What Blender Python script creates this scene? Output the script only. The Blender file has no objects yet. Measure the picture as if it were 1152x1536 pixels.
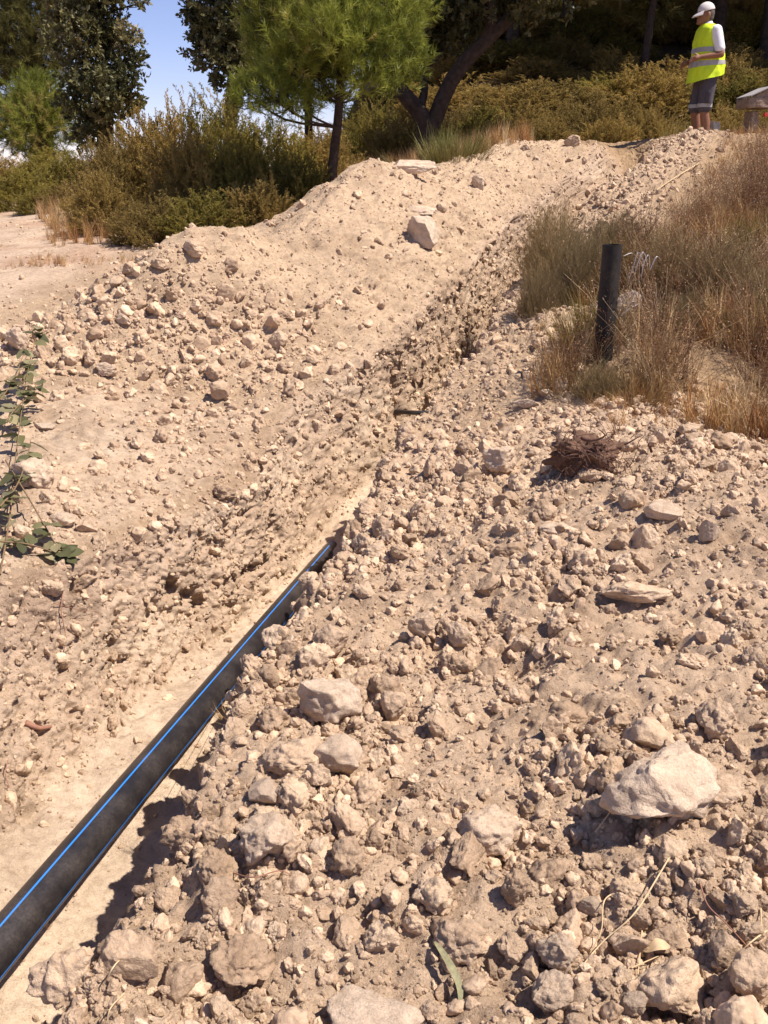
import bpy, math, random
import numpy as np
from mathutils import Vector, Matrix, Quaternion
from mathutils.bvhtree import BVHTree

R = math.radians
rng = np.random.default_rng(11)
random.seed(11)
scene = bpy.context.scene

# ------------------------------------------------------------------ camera
EYE = Vector((0.0, 0.0, 1.6))
PITCH = R(20.0)
FPX = 1414.0                      # focal length in pixels of the 1152 x 1536 photograph
cam_d = bpy.data.cameras.new('camera')
cam = bpy.data.objects.new('camera', cam_d)
scene.collection.objects.link(cam)
cam.location = EYE
cam.rotation_euler = (R(90) - PITCH, 0, 0)
cam_d.sensor_fit = 'VERTICAL'
cam_d.sensor_height = 24.0
cam_d.lens = 24.0 * FPX / 1536.0
cam_d.clip_start = 0.05
cam_d.clip_end = 2000
scene.camera = cam

# ------------------------------------------------------------------ sky and sun
SUN_AZ = math.atan2(0.95, -0.28)   # from +Y towards +X
SUN_EL = R(58)
world = bpy.data.worlds.new('World')
scene.world = world
world.use_nodes = True
wn = world.node_tree
wn.nodes.clear()
w_out = wn.nodes.new('ShaderNodeOutputWorld')
w_bg = wn.nodes.new('ShaderNodeBackground')
w_sky = wn.nodes.new('ShaderNodeTexSky')
w_sky.sky_type = 'NISHITA'
w_sky.sun_disc = False
w_sky.sun_elevation = SUN_EL
w_sky.sun_rotation = SUN_AZ
w_sky.altitude = 400
w_sky.air_density = 0.8
w_sky.dust_density = 0.15
w_sky.ozone_density = 6.0
w_bg.inputs['Strength'].default_value = 0.095
w_tint = wn.nodes.new('ShaderNodeMix')          # the camera's warm white balance on the sky
w_tint.data_type = 'RGBA'; w_tint.blend_type = 'MULTIPLY'
w_tint.inputs[0].default_value = 1.0
w_tint.inputs[7].default_value = (1.30, 0.98, 1.0, 1)
wn.links.new(w_sky.outputs[0], w_tint.inputs[6])
wn.links.new(w_tint.outputs[2], w_bg.inputs[0])
wn.links.new(w_bg.outputs[0], w_out.inputs[0])

sun_d = bpy.data.lights.new('sun', 'SUN')
sun_d.energy = 4.6
sun_d.angle = R(0.5)
sun_d.color = (1.0, 0.915, 0.83)
sun = bpy.data.objects.new('sun', sun_d)
scene.collection.objects.link(sun)
to_sun = Vector((math.sin(SUN_AZ) * math.cos(SUN_EL), math.cos(SUN_AZ) * math.cos(SUN_EL), math.sin(SUN_EL)))
sun.rotation_euler = to_sun.to_track_quat('Z', 'Y').to_euler()
sun.location = to_sun * 60

vs = scene.view_settings
vs.view_transform = 'Standard'
vs.look = 'None'
vs.gamma = 1.0
vs.use_curve_mapping = False
vs.exposure = 0.70
scene.display_settings.display_device = 'sRGB'
scene.cycles.max_bounces = 8
scene.cycles.transparent_max_bounces = 8
scene.cycles.use_denoising = True

# ------------------------------------------------------------------ helpers
COL = scene.collection
CP, SP = math.cos(PITCH), math.sin(PITCH)

def ray(px, py):
    dx, dy = (px - 576) / FPX, (768 - py) / FPX
    return Vector((dx, CP + dy * SP, -SP + dy * CP))

def at(px, py, y):
    """the point that stands y metres ahead on the line of sight of a photograph pixel"""
    d = ray(px, py)
    return EYE + d * (y / d.y)

def px_size(co):
    """pixels of the photograph per metre at a point"""
    v = Vector(co) - EYE
    return FPX / max(0.3, v.y * CP - v.z * SP)

def tag(o, label=None, cat=None, group=None, kind=None):
    if label: o['label'] = label
    if cat: o['category'] = cat
    if group: o['group'] = group
    if kind: o['kind'] = kind
    return o

def new_mesh(name, V, F, mat=None, smooth=True, rnd=None, attrs=None):
    V = np.ascontiguousarray(V, dtype=np.float32)
    F = np.ascontiguousarray(F, dtype=np.int32)
    me = bpy.data.meshes.new(name)
    n, k = F.shape
    me.vertices.add(len(V)); me.vertices.foreach_set('co', V.ravel())
    me.loops.add(n * k); me.loops.foreach_set('vertex_index', F.ravel())
    me.polygons.add(n)
    me.polygons.foreach_set('loop_start', np.arange(0, n * k, k, dtype=np.int32))
    me.polygons.foreach_set('loop_total', np.full(n, k, dtype=np.int32))
    me.polygons.foreach_set('use_smooth', np.full(n, smooth, dtype=bool))
    if rnd is not None:
        a = me.attributes.new('rnd', 'FLOAT', 'POINT')
        a.data.foreach_set('value', np.ascontiguousarray(rnd, dtype=np.float32))
    for nm, arr in (attrs or {}).items():
        a = me.attributes.new(nm, 'FLOAT_COLOR', 'POINT')
        c = np.ones((len(V), 4), dtype=np.float32); c[:, :3] = arr
        a.data.foreach_set('color', c.ravel())
    me.update(calc_edges=True)
    if mat: me.materials.append(mat)
    return me

def obj(name, me, parent=None, loc=(0, 0, 0), rot=(0, 0, 0), scale=(1, 1, 1)):
    o = bpy.data.objects.new(name, me)
    COL.objects.link(o)
    o.parent = parent
    o.location = loc; o.rotation_euler = rot; o.scale = scale
    return o

def empty(name, loc=(0, 0, 0), rz=0.0):
    o = obj(name, None, None, loc, (0, 0, rz))
    o.empty_display_size = 0.2
    return o

def copy_tree(o, parent=None):
    c = o.copy(); COL.objects.link(c); c.parent = parent
    for ch in list(o.children):
        copy_tree(ch, c)
    return c

# ---- noise
_prm = rng.permutation(512).astype(np.int64)
_perm = np.concatenate([_prm, _prm, _prm])
_g = rng.normal(size=(512, 3)); _g /= np.linalg.norm(_g, axis=1)[:, None]

def _h(i, j, k):
    return _perm[(_perm[(_perm[i & 511] + j) & 511] + k) & 511]

def perlin(P):
    P = np.asarray(P, dtype=np.float64)
    I = np.floor(P).astype(np.int64); f = P - I
    u = f * f * f * (f * (f * 6 - 15) + 10)
    out = 0
    for a in (0, 1):
        wa = u[:, 0] if a else 1 - u[:, 0]
        for b in (0, 1):
            wb = u[:, 1] if b else 1 - u[:, 1]
            for c in (0, 1):
                wc = u[:, 2] if c else 1 - u[:, 2]
                gr = _g[_h(I[:, 0] + a, I[:, 1] + b, I[:, 2] + c)]
                d = gr[:, 0] * (f[:, 0] - a) + gr[:, 1] * (f[:, 1] - b) + gr[:, 2] * (f[:, 2] - c)
                out = out + wa * wb * wc * d
    return out * 1.5

def fbm(P, oct=4, lac=2.03, gain=0.5):
    s, a = 0, 1.0
    P = np.asarray(P, dtype=np.float64)
    for i in range(oct):
        s = s + a * perlin(P * lac ** i + 17.3 * i)
        a *= gain
    return s

_wp = rng.random((512, 3))
def worley(P):
    P = np.asarray(P, dtype=np.float64)
    I = np.floor(P).astype(np.int64); f = P - I
    best = np.full(len(P), 9.0)
    for a in (-1, 0, 1):
        for b in (-1, 0, 1):
            for c in (-1, 0, 1):
                w = _wp[_h(I[:, 0] + a, I[:, 1] + b, I[:, 2] + c)]
                d = (w[:, 0] + a - f[:, 0]) ** 2 + (w[:, 1] + b - f[:, 1]) ** 2 + (w[:, 2] + c - f[:, 2]) ** 2
                best = np.minimum(best, d)
    return np.sqrt(best)

def sstep(a, b, x):
    t = np.clip((x - a) / (b - a), 0, 1)
    return t * t * (3 - 2 * t)

# ---- materials
def nodes_of(name):
    m = bpy.data.materials.new(name)
    m.use_nodes = True
    nt = m.node_tree
    bs = nt.nodes['Principled BSDF']
    return m, nt, bs

def N(nt, typ, **kw):
    n = nt.nodes.new(typ)
    for k, v in kw.items(): setattr(n, k, v)
    return n

def mixc(nt, blend, fac, a, b):
    n = N(nt, 'ShaderNodeMix', data_type='RGBA', blend_type=blend)
    for s, v in ((n.inputs[0], fac), (n.inputs[6], a), (n.inputs[7], b)):
        if isinstance(v, (int, float)): s.default_value = v
        elif isinstance(v, tuple): s.default_value = v if len(v) == 4 else (*v, 1)
        else: nt.links.new(v, s)
    return n.outputs[2]

def noise(nt, vec, scale, detail=4, rough=0.6):
    n = N(nt, 'ShaderNodeTexNoise')
    n.inputs['Scale'].default_value = scale
    n.inputs['Detail'].default_value = detail
    n.inputs['Roughness'].default_value = rough
    nt.links.new(vec, n.inputs['Vector'])
    return n.outputs[0]

def ramp(nt, fac, stops):
    n = N(nt, 'ShaderNodeValToRGB')
    cr = n.color_ramp
    while len(cr.elements) < len(stops): cr.elements.new(0.5)
    for e, (p, c) in zip(cr.elements, stops):
        e.position = p; e.color = (*c, 1) if len(c) == 3 else c
    nt.links.new(fac, n.inputs[0])
    return n.outputs[0]

def earth_material(name, use_attr, tint=(1.005, .965, .932), base=(0.44, 0.335, 0.24), fine=1.0, per_object=False, inst=False, bd=1.0, vary=True):
    m, nt, bs = nodes_of(name)
    tc = N(nt, 'ShaderNodeTexCoord')
    vec = tc.outputs['Object']
    if use_attr:
        at_ = N(nt, 'ShaderNodeAttribute', attribute_name='soil'); c0 = at_.outputs['Color']
    else:
        rgb = N(nt, 'ShaderNodeRGB'); rgb.outputs[0].default_value = (*base, 1); c0 = rgb.outputs[0]
    big = noise(nt, vec, 2.6 * fine, 6, 0.62)
    c1 = mixc(nt, 'MULTIPLY', 1.0, c0, ramp(nt, big, [(0.3, (0.74, 0.71, 0.68)), (0.52, (1, 1, 1)), (0.72, (1.14, 1.13, 1.11))]))
    med = noise(nt, vec, 26 * fine, 6, 0.7)
    c2 = mixc(nt, 'MULTIPLY', 1.0, c1, ramp(nt, med, [(0.32, (0.74, 0.70, 0.66)), (0.5, (1, 1, 1)), (0.7, (1.16, 1.15, 1.13))]))
    fin = noise(nt, vec, 190 * fine, 3, 0.7)
    c3 = mixc(nt, 'MULTIPLY', 0.7, c2, ramp(nt, fin, [(0.35, (0.80, 0.78, 0.75)), (0.6, (1.08, 1.08, 1.08))]))
    if per_object:
        oi = N(nt, 'ShaderNodeObjectInfo')
        c3 = mixc(nt, 'MULTIPLY', 1.0, c3, ramp(nt, oi.outputs['Random'], [(0.0, (0.72, 0.69, 0.66)), (0.5, (0.97, 0.96, 0.95)), (0.85, (1.10, 1.11, 1.10)), (1.0, (1.22, 1.26, 1.28))]))
    c3 = mixc(nt, 'MULTIPLY', 1.0, c3, (*tint, 1))
    if not use_attr and not per_object and vary:
        ra = N(nt, 'ShaderNodeAttribute', attribute_name='rnd', attribute_type='INSTANCER' if inst else 'GEOMETRY')
        c3 = mixc(nt, 'MULTIPLY', 1.0, c3, ramp(nt, ra.outputs['Fac'], [(0.0, (0.74, 0.71, 0.69)), (0.5, (0.98, 0.97, 0.96)), (0.9, (1.1, 1.1, 1.08)), (1.0, (1.3, 1.33, 1.33))]))
    nt.links.new(c3, bs.inputs['Base Color'])
    bs.inputs['Roughness'].default_value = 0.95
    bs.inputs['Specular IOR Level'].default_value = 0.15
    b1 = N(nt, 'ShaderNodeBump'); b1.inputs['Strength'].default_value = 0.9; b1.inputs['Distance'].default_value = 0.012 * bd
    nt.links.new(noise(nt, vec, 55 * fine, 6, 0.72), b1.inputs['Height'])
    b2 = N(nt, 'ShaderNodeBump'); b2.inputs['Strength'].default_value = 0.9; b2.inputs['Distance'].default_value = 0.006 * bd
    nt.links.new(noise(nt, vec, 240 * fine, 3, 0.7), b2.inputs['Height'])
    nt.links.new(b1.outputs[0], b2.inputs['Normal'])
    nt.links.new(b2.outputs[0], bs.inputs['Normal'])
    return m

def leaf_material(name, stops, transl=0.25, rough=0.6, obj_var=0.25, inst=False):
    m, nt, bs = nodes_of(name)
    ra = N(nt, 'ShaderNodeAttribute', attribute_name='rnd', attribute_type='INSTANCER' if inst else 'GEOMETRY')
    c = ramp(nt, ra.outputs['Fac'], stops)
    oi = N(nt, 'ShaderNodeObjectInfo')
    c = mixc(nt, 'MULTIPLY', 1.0, c, ramp(nt, oi.outputs['Random'], [(0, (1 - obj_var, 1 - obj_var, 1 - obj_var)), (1, (1 + obj_var, 1 + obj_var * .8, 1 + obj_var * .4))]))
    nt.links.new(c, bs.inputs['Base Color'])
    bs.inputs['Roughness'].default_value = rough
    bs.inputs['Specular IOR Level'].default_value = 0.25
    tr = N(nt, 'ShaderNodeBsdfTranslucent'); nt.links.new(c, tr.inputs[0])
    mx = N(nt, 'ShaderNodeMixShader'); mx.inputs[0].default_value = transl
    nt.links.new(bs.outputs[0], mx.inputs[1]); nt.links.new(tr.outputs[0], mx.inputs[2])
    nt.links.new(mx.outputs[0], nt.nodes['Material Output'].inputs[0])
    return m

def plain(name, col, rough=0.7, spec=0.3, var=0.0, vscale=30, metal=0.0, bump=0.0):
    m, nt, bs = nodes_of(name)
    bs.inputs['Base Color'].default_value = (*col, 1)
    bs.inputs['Roughness'].default_value = rough
    bs.inputs['Specular IOR Level'].default_value = spec
    bs.inputs['Metallic'].default_value = metal
    if var or bump:
        tc = N(nt, 'ShaderNodeTexCoord')
        f = noise(nt, tc.outputs['Object'], vscale, 5, 0.65)
        if var:
            c = mixc(nt, 'MULTIPLY', 1.0, (*col, 1), ramp(nt, f, [(0.3, (1 - var,) * 3), (0.7, (1 + var,) * 3)]))
            nt.links.new(c, bs.inputs['Base Color'])
        if bump:
            b = N(nt, 'ShaderNodeBump'); b.inputs['Strength'].default_value = 0.8; b.inputs['Distance'].default_value = bump
            nt.links.new(f, b.inputs['Height']); nt.links.new(b.outputs[0], bs.inputs['Normal'])
    return m

# ---- masses of small pieces: points that carry copies of a few base meshes
def gn_scatter(name, bases, mat, which, pos, rot, scl, rnd):
    me = bpy.data.meshes.new(name)
    n = len(pos)
    me.vertices.add(n); me.vertices.foreach_set('co', np.ascontiguousarray(pos, dtype=np.float32).ravel())
    eul = np.array([Matrix(m).to_euler()[:] for m in rot.tolist()], dtype=np.float32)
    for nm, typ, key, arr in (('turn', 'FLOAT_VECTOR', 'vector', eul), ('size', 'FLOAT', 'value', scl), ('pick', 'INT', 'value', which), ('rnd', 'FLOAT', 'value', rnd)):
        a = me.attributes.new(nm, typ, 'POINT')
        a.data.foreach_set(key, np.ascontiguousarray(arr, dtype=np.int32 if typ == 'INT' else np.float32).ravel())
    o = obj(name, me)
    ng = bpy.data.node_groups.new(name + '_scatter', 'GeometryNodeTree')
    ng.interface.new_socket('Geometry', in_out='INPUT', socket_type='NodeSocketGeometry')
    ng.interface.new_socket('Geometry', in_out='OUTPUT', socket_type='NodeSocketGeometry')
    gi, go = ng.nodes.new('NodeGroupInput'), ng.nodes.new('NodeGroupOutput')
    jn = ng.nodes.new('GeometryNodeJoinGeometry')
    for V, F in reversed(bases):
        bo = bpy.data.objects.new(name + '_piece', new_mesh(name + '_piece', V, F, mat, True))
        oi = ng.nodes.new('GeometryNodeObjectInfo'); oi.inputs['Object'].default_value = bo
        gt = ng.nodes.new('GeometryNodeGeometryToInstance')
        ng.links.new(oi.outputs['Geometry'], gt.inputs[0]); ng.links.new(gt.outputs[0], jn.inputs[0])
    def named(nm, typ):
        a = ng.nodes.new('GeometryNodeInputNamedAttribute'); a.data_type = typ; a.inputs['Name'].default_value = nm
        return next(s for s in a.outputs if s.enabled and s.name == 'Attribute')
    ip = ng.nodes.new('GeometryNodeInstanceOnPoints')
    er = ng.nodes.new('FunctionNodeEulerToRotation')
    ng.links.new(gi.outputs[0], ip.inputs['Points']); ng.links.new(jn.outputs[0], ip.inputs['Instance'])
    ip.inputs['Pick Instance'].default_value = True
    ng.links.new(named('pick', 'INT'), ip.inputs['Instance Index'])
    ng.links.new(named('turn', 'FLOAT_VECTOR'), er.inputs[0]); ng.links.new(er.outputs[0], ip.inputs['Rotation'])
    ng.links.new(named('size', 'FLOAT'), ip.inputs['Scale'])
    ng.links.new(ip.outputs[0], go.inputs[0])
    md = o.modifiers.new('scatter', 'NODES'); md.node_group = ng
    return o
# ------------------------------------------------------------------ terrain: one lofted sheet
# columns: 0 far left, 1 left field, 2 road edge, 3 heap foot, 4 heap crest, 5 heap inner foot, 6 left lip, 7 floor left,
#          8 floor right, 9 right lip, 10 bank, 11 bank crest, 12 bank outer foot, 13 right field, 14 far right
def hill(x, y):
    x = np.asarray(x, dtype=float)
    side = sstep(-0.05, 0.12, x / np.maximum(y, 1.0))
    base = 0.75 + 1.2 * sstep(-4.0, 2.6, x)
    slope = np.maximum(0, y - 16.5)
    rise = slope * (0.30 * side) + np.maximum(0, y - 40) * 0.25 * side
    low = (1 - side) * (0.012 * np.maximum(0, y - 12) - 0.00022 * np.maximum(0, y - 40) ** 2)
    return base + rise + low + 0.03 * np.maximum(0, x - 4) * sstep(10, 18, y)

ST = []
def st(y, *pts): ST.append((y, list(pts)))
st(-4.0, (-60, -.6), (-10, -.1), (-7, .02), (-3.6, .1), (-2.9, .1), (-2.4, .1), (-2.05, .05), (-1.62, -0.3), (-.95, -0.75), (-.7, -.02), (.3, 0), (1.3, .08), (2.8, 0), (9, .2), (60, 3))
st(1.0, (-60, -.6), (-10, -.05), (-7, .05), (-3.6, .1), (-2.9, .1), (-2.4, .1), (-1.75, .05), (-1.38, -0.4), (-.86, -0.78), (-.62, -.03), (.3, 0), (1.2, .06), (2.8, .02), (9, .2), (60, 3))
st(2.1, (-60, -.6), (-10, 0), (-7, .08), (-3.6, .12), (-2.9, .12), (-2.4, .11), (-1.62, .06), (-1.34, -0.515), (-0.74, -0.78), (-0.55, -.02), (.3, .03), (1.3, .12), (2.8, .05), (9, .25), (60, 3))
st(2.8, (-60, -.5), (-10, .02), (-7, .1), (-3.5, .14), (-2.8, .13), (-2.2, .12), (-1.54, .06), (-1.25, -0.585), (-0.6, -0.72), (-0.42, .0), (.4, .07), (1.5, .18), (2.8, .08), (9, .3), (60, 3))
st(3.5, (-60, -.5), (-10, .05), (-7, .13), (-3.4, .16), (-2.6, .15), (-2.0, .12), (-1.42, .05), (-1.12, -0.65), (-0.47, -0.69), (-0.27, .02), (.5, .1), (1.6, .24), (2.9, .1), (9, .35), (60, 3.2))
st(4.3, (-60, -.4), (-10, .1), (-7, .18), (-3.4, .2), (-2.5, .18), (-1.65, .1), (-1.08, -.04), (-0.93, -0.725), (-0.3, -0.725), (-0.12, .03), (.6, .11), (1.6, .27), (2.9, .12), (9, .4), (60, 3.4))
st(5.2, (-60, -.3), (-10, .15), (-7, .25), (-3.4, .26), (-2.4, .23), (-1.4, .12), (-0.76, -.07), (-0.64, -0.785), (-0.14, -0.785), (0.0, .04), (.75, .13), (1.5, .22), (2.6, .16), (9, .5), (60, 3.6))
st(5.8, (-60, -.3), (-10, .2), (-7, .3), (-3.3, .3), (-2.3, .26), (-1.3, .14), (-0.64, 0.06), (-0.46, -0.71), (-0.02, -0.71), (0.13, .06), (.85, .16), (1.5, .24), (2.5, .3), (9, .55), (60, 3.8))
st(6.2, (-60, -.2), (-10, .25), (-7, .34), (-3.2, .33), (-2.2, .32), (-1.15, .17), (-0.48, 0.16), (-0.24, -0.62), (.12, -0.62), (.28, .12), (.85, .26), (1.5, .4), (2.6, .48), (9, .65), (60, 4))
st(6.7, (-60, -.2), (-10, .3), (-7, .38), (-3.0, .4), (-2.0, .6), (-.95, .33), (-0.2, 0.27), (-0.02, -0.54), (.32, -0.54), (.5, .25), (1.1, .38), (1.7, .48), (2.8, .56), (9, .75), (60, 4.2))
st(7.3, (-60, -.2), (-10, .35), (-7, .44), (-2.75, .5), (-1.5, .94), (-.4, .56), (0.1, 0.37), (0.16, -0.46), (.52, -0.46), (.77, .4), (1.35, .52), (1.95, .6), (3.0, .68), (9, .9), (60, 4.5))
st(8.3, (-60, -.1), (-10, .42), (-7, .5), (-2.4, .6), (-.76, 1.2), (.2, .95), (0.56, 0.62), (0.6, -0.22), (.86, -0.22), (1.02, .54), (1.55, .68), (2.15, .76), (3.2, .86), (9, 1.1), (60, 5))
st(9.5, (-60, 0), (-10, .5), (-7, .56), (-2.0, .78), (-.12, 1.52), (.7, 1.2), (1.04, 0.94), (1.08, 0.08), (1.36, 0.08), (1.52, .76), (2.05, .97), (2.65, 1.06), (3.6, 1.12), (9, 1.4), (60, 5.5))
st(11.0, (-60, .1), (-10, .6), (-7, .66), (-1.3, .95), (.72, 1.66), (1.32, 1.6), (1.8, 1.38), (1.95, 0.98), (2.16, 0.98), (2.42, 1.42), (2.95, 1.62), (3.5, 1.66), (4.6, 1.6), (9, 1.75), (60, 6.2))
st(12.5, (-60, .2), (-10, .68), (-7, .72), (-.6, 1.2), (1.6, 1.92), (2.2, 1.92), (2.75, 1.86), (2.95, 1.66), (3.12, 1.68), (3.35, 1.88), (3.75, 2.0), (4.2, 2.02), (5.4, 1.98), (10, 2.0), (60, 7))
XF = [-60, -10, -7, -.2, 1.7, 2.3, 2.8, 3.0, 3.2, 3.4, 3.8, 4.3, 5.6, 11, 60]
for y in (14.0, 16.0, 19.0, 24.0, 32.0, 45.0, 70.0, 120.0, 300.0):
    sp = y / 14.0
    xs = [x * (1 + 0.6 * (sp - 1)) - (0.8 * (sp - 1) if abs(x) < 8 else 0) for x in XF]
    ST.append((y, [(x, float(hill(x, y))) for x in xs]))
SY = np.array([s[0] for s in ST])
SX = np.array([[p[0] for p in s[1]] for s in ST], dtype=float)
SZ = np.array([[p[1] for p in s[1]] for s in ST], dtype=float)

def pchip(xs, ys, xq):
    h = np.diff(xs)[:, None]; d = np.diff(ys, axis=0) / h
    m = np.zeros_like(ys)
    w1 = 2 * h[1:] + h[:-1]; w2 = h[1:] + 2 * h[:-1]
    ok = d[:-1] * d[1:] > 0
    with np.errstate(divide='ignore', invalid='ignore'):
        hm = (w1 + w2) / (w1 / d[:-1] + w2 / d[1:])
    m[1:-1] = np.where(ok, hm, 0); m[0] = d[0]; m[-1] = d[-1]
    i = np.clip(np.searchsorted(xs, xq) - 1, 0, len(xs) - 2)
    hh = (xs[i + 1] - xs[i])[:, None]; t = ((xq - xs[i])[:, None]) / hh
    return ((1 + 2 * t) * (1 - t) ** 2 * ys[i] + t * (1 - t) ** 2 * hh * m[i] + t * t * (3 - 2 * t) * ys[i + 1] + t * t * (t - 1) * hh * m[i + 1])

yq = list(np.linspace(-4, 0.9, 26))
y = 0.93
while y < 14.0:
    yq.append(y); y += max(0.0105, 0.0046 * y)
while y < 300:
    yq.append(y); y += 0.022 * y
yq.append(300.0)
YQ = np.array(yq)
CX, CZ = pchip(SY, SX, YQ), pchip(SY, SZ, YQ)
CNT = [14, 10, 34, 46, 56, 54, 84, 42, 44, 84, 84, 56, 60, 16]
U = np.concatenate([i + np.arange(c) / c for i, c in enumerate(CNT)] + [np.array([14.0])])
ui = np.minimum(U.astype(int), 13); uf = U - ui
GX = CX[:, ui] * (1 - uf) + CX[:, ui + 1] * uf
GZ = CZ[:, ui] * (1 - uf) + CZ[:, ui + 1] * uf
def blur_u(A, n):
    for _ in range(n):
        B = A.copy(); B[:, 1:-1] = 0.25 * A[:, :-2] + 0.5 * A[:, 1:-1] + 0.25 * A[:, 2:]; A = B
    return A
GX, GZ = blur_u(GX, 12), blur_u(GZ, 12)
GY = np.repeat(YQ[:, None], GX.shape[1], 1)
nr, nc = GX.shape
UU = np.repeat(U[None, :], nr, 0)
P0 = np.stack([GX, GY, GZ], -1)

def grid_normals(P):
    du = np.gradient(P, axis=1); dv = np.gradient(P, axis=0)
    n = np.cross(du, dv); n /= np.linalg.norm(n, axis=2)[..., None] + 1e-12
    return n

yy, uu = GY.ravel(), UU.ravel()
near = 1 - sstep(13.0, 16.0, yy)
w_wall = sstep(5.75, 6.15, uu) * (1 - sstep(6.9, 7.1, uu)) * (1 - sstep(11, 13, yy))
w_floor = sstep(6.85, 7.05, uu) * (1 - sstep(8.0, 8.3, uu)) * (1 - sstep(10, 12, yy))
w_rwall = sstep(8.0, 8.25, uu) * (1 - sstep(8.9, 9.15, uu)) * (1 - sstep(11, 13, yy))
w_heap = sstep(2.8, 3.15, uu) * (1 - sstep(5.8, 6.2, uu)) * sstep(5.9, 6.6, yy) * (1 - sstep(12.2, 13.2, yy))
w_bank = sstep(8.8, 9.1, uu) * (1 - sstep(11.6, 12.2, uu)) * (1 - sstep(5.3, 6.0, yy))
w_bank2 = sstep(8.8, 9.1, uu) * (1 - sstep(10.2, 11.4, uu)) * sstep(5.4, 6.0, yy) * (1 - sstep(12.4, 13.0, yy))
w_plat = sstep(2.9, 3.2, uu) * (1 - sstep(5.6, 6.0, uu)) * (1 - sstep(5.9, 6.5, yy))
w_road = sstep(0.9, 1.5, uu) * (1 - sstep(2.75, 3.05, uu)) * (1 - sstep(13.5, 17.0, yy))
P = P0.reshape(-1, 3).copy()
# broad wobble of every edge
wob = near * (1 - w_road)
P[:, 0] += wob * 0.055 * fbm(P * 1.6 + 3.1, 3) * (1 - sstep(1.5, 3, np.abs(uu - 7.5)) * 0.5)
P[:, 2] += wob * 0.05 * fbm(P * 1.3 + 9.7, 3)
def cone(x, y, r, h):
    d = np.hypot(P[:, 0] - x, P[:, 1] - y) / r
    P[:, 2] += h * np.maximum(0, 1 - d) ** 1.2
for x, y, r, h in ((-1.5, 7.55, .9, .22), (-.95, 8.05, .5, -.10), (-.05, 9.45, 1.0, .2), (.45, 10.3, .5, -.12), (1.2, 3.9, 1.0, .08), (1.3, 5.15, .9, .10), (.45, 3.0, .7, -.05), (.9, 2.3, .6, .06), (-.15, 2.0, .5, .05), (4.1, 13.25, .5, -.2)):
    cone(x, y, r, h)
Nn = grid_normals(P.reshape(nr, nc, 3)).reshape(-1, 3)
Q = P.copy()
act = np.where(yy < 17)[0]
qa = Q[act]
lump1 = np.zeros(len(Q)); lump2 = lump1.copy(); lump3 = lump1.copy(); pits = lump1.copy(); fin = lump1.copy()
warp = np.stack([fbm(qa * 5 + s, 2) for s in (0, 31, 57)], 1) * 0.05
lump1[act] = 0.55 - worley((qa + warp) * 6.5)
lump2[act] = 0.55 - worley((qa + warp * .6) * 17)
nr3 = np.where(yy[act] < 8)[0]
l3 = np.zeros(len(act)); l3[nr3] = 0.55 - worley(qa[nr3] * 42 + 5); lump3[act] = l3
pits[act] = np.maximum(0, fbm(qa * np.array([5.5, 5.5, 6.0]) + 40, 4) - 0.34)
fin[act] = fbm(qa * 11 + 70, 4)
patch = np.zeros(len(Q)); patch[act] = sstep(-0.25, 0.3, fbm(qa * 1.7 + 21, 3))     # where the fines lie smooth
disp = (0.026 * fin
        + lump1 * (0.05 * w_heap + (0.02 + 0.07 * patch) * w_bank + 0.05 * w_bank2 + 0.012 * w_wall + 0.03 * w_plat + 0.05 * w_rwall + 0.012 * w_floor)
        + lump2 * (0.022 * w_heap + (0.006 + 0.026 * patch) * w_bank + 0.02 * w_bank2 + 0.010 * w_wall + 0.014 * w_plat + 0.022 * w_rwall + 0.008 * w_floor + 0.006 * w_road)
        + lump3 * (0.008 * w_heap + 0.011 * w_bank + 0.013 * w_wall + 0.006 * w_plat + 0.008 * w_rwall + 0.003 * w_floor)
        - pits * (0.09 * w_wall + 0.10 * w_rwall + 0.06 * w_heap + 0.04 * w_bank))
rid = np.zeros(len(Q)); rid[act] = -np.abs(perlin(qa * 8.5 + 33)) - .5 * np.abs(perlin(qa * 19 + 51))
disp += rid * (0.010 * w_wall + 0.03 * w_rwall + 0.014 * w_heap + 0.010 * w_bank)
strk = np.zeros(len(Q)); strk[act] = fbm(qa * np.array([13, 13, 2.2]) + 61, 3)
disp += 0.004 * strk * w_wall * sstep(5.2, 6.2, yy) * (1 - sstep(9.3, 10.3, yy))
nearw = w_wall * (1 - sstep(4.9, 6.0, yy))
disp += nearw * (0.008 * lump1 + 0.014 * lump2 + 0.012 * lump3 + 0.016 * rid) - nearw * 0.10 * np.maximum(0, pits + .10) * (pits > 0)
disp -= 0.16 * w_wall * np.exp(-((yy - 7.32) / .07) ** 2) * sstep(6.15, 6.4, uu)
flat = np.clip(0.75 * w_road + 0.6 * w_floor + 0.5 * w_plat, 0, 0.9)
disp = disp * (1 - flat * 0.55) * near + (1 - near) * 0.12 * fbm(Q * 0.6, 2)
P = Q + Nn * disp[:, None]
NN = grid_normals(P.reshape(nr, nc, 3)).reshape(-1, 3)

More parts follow.
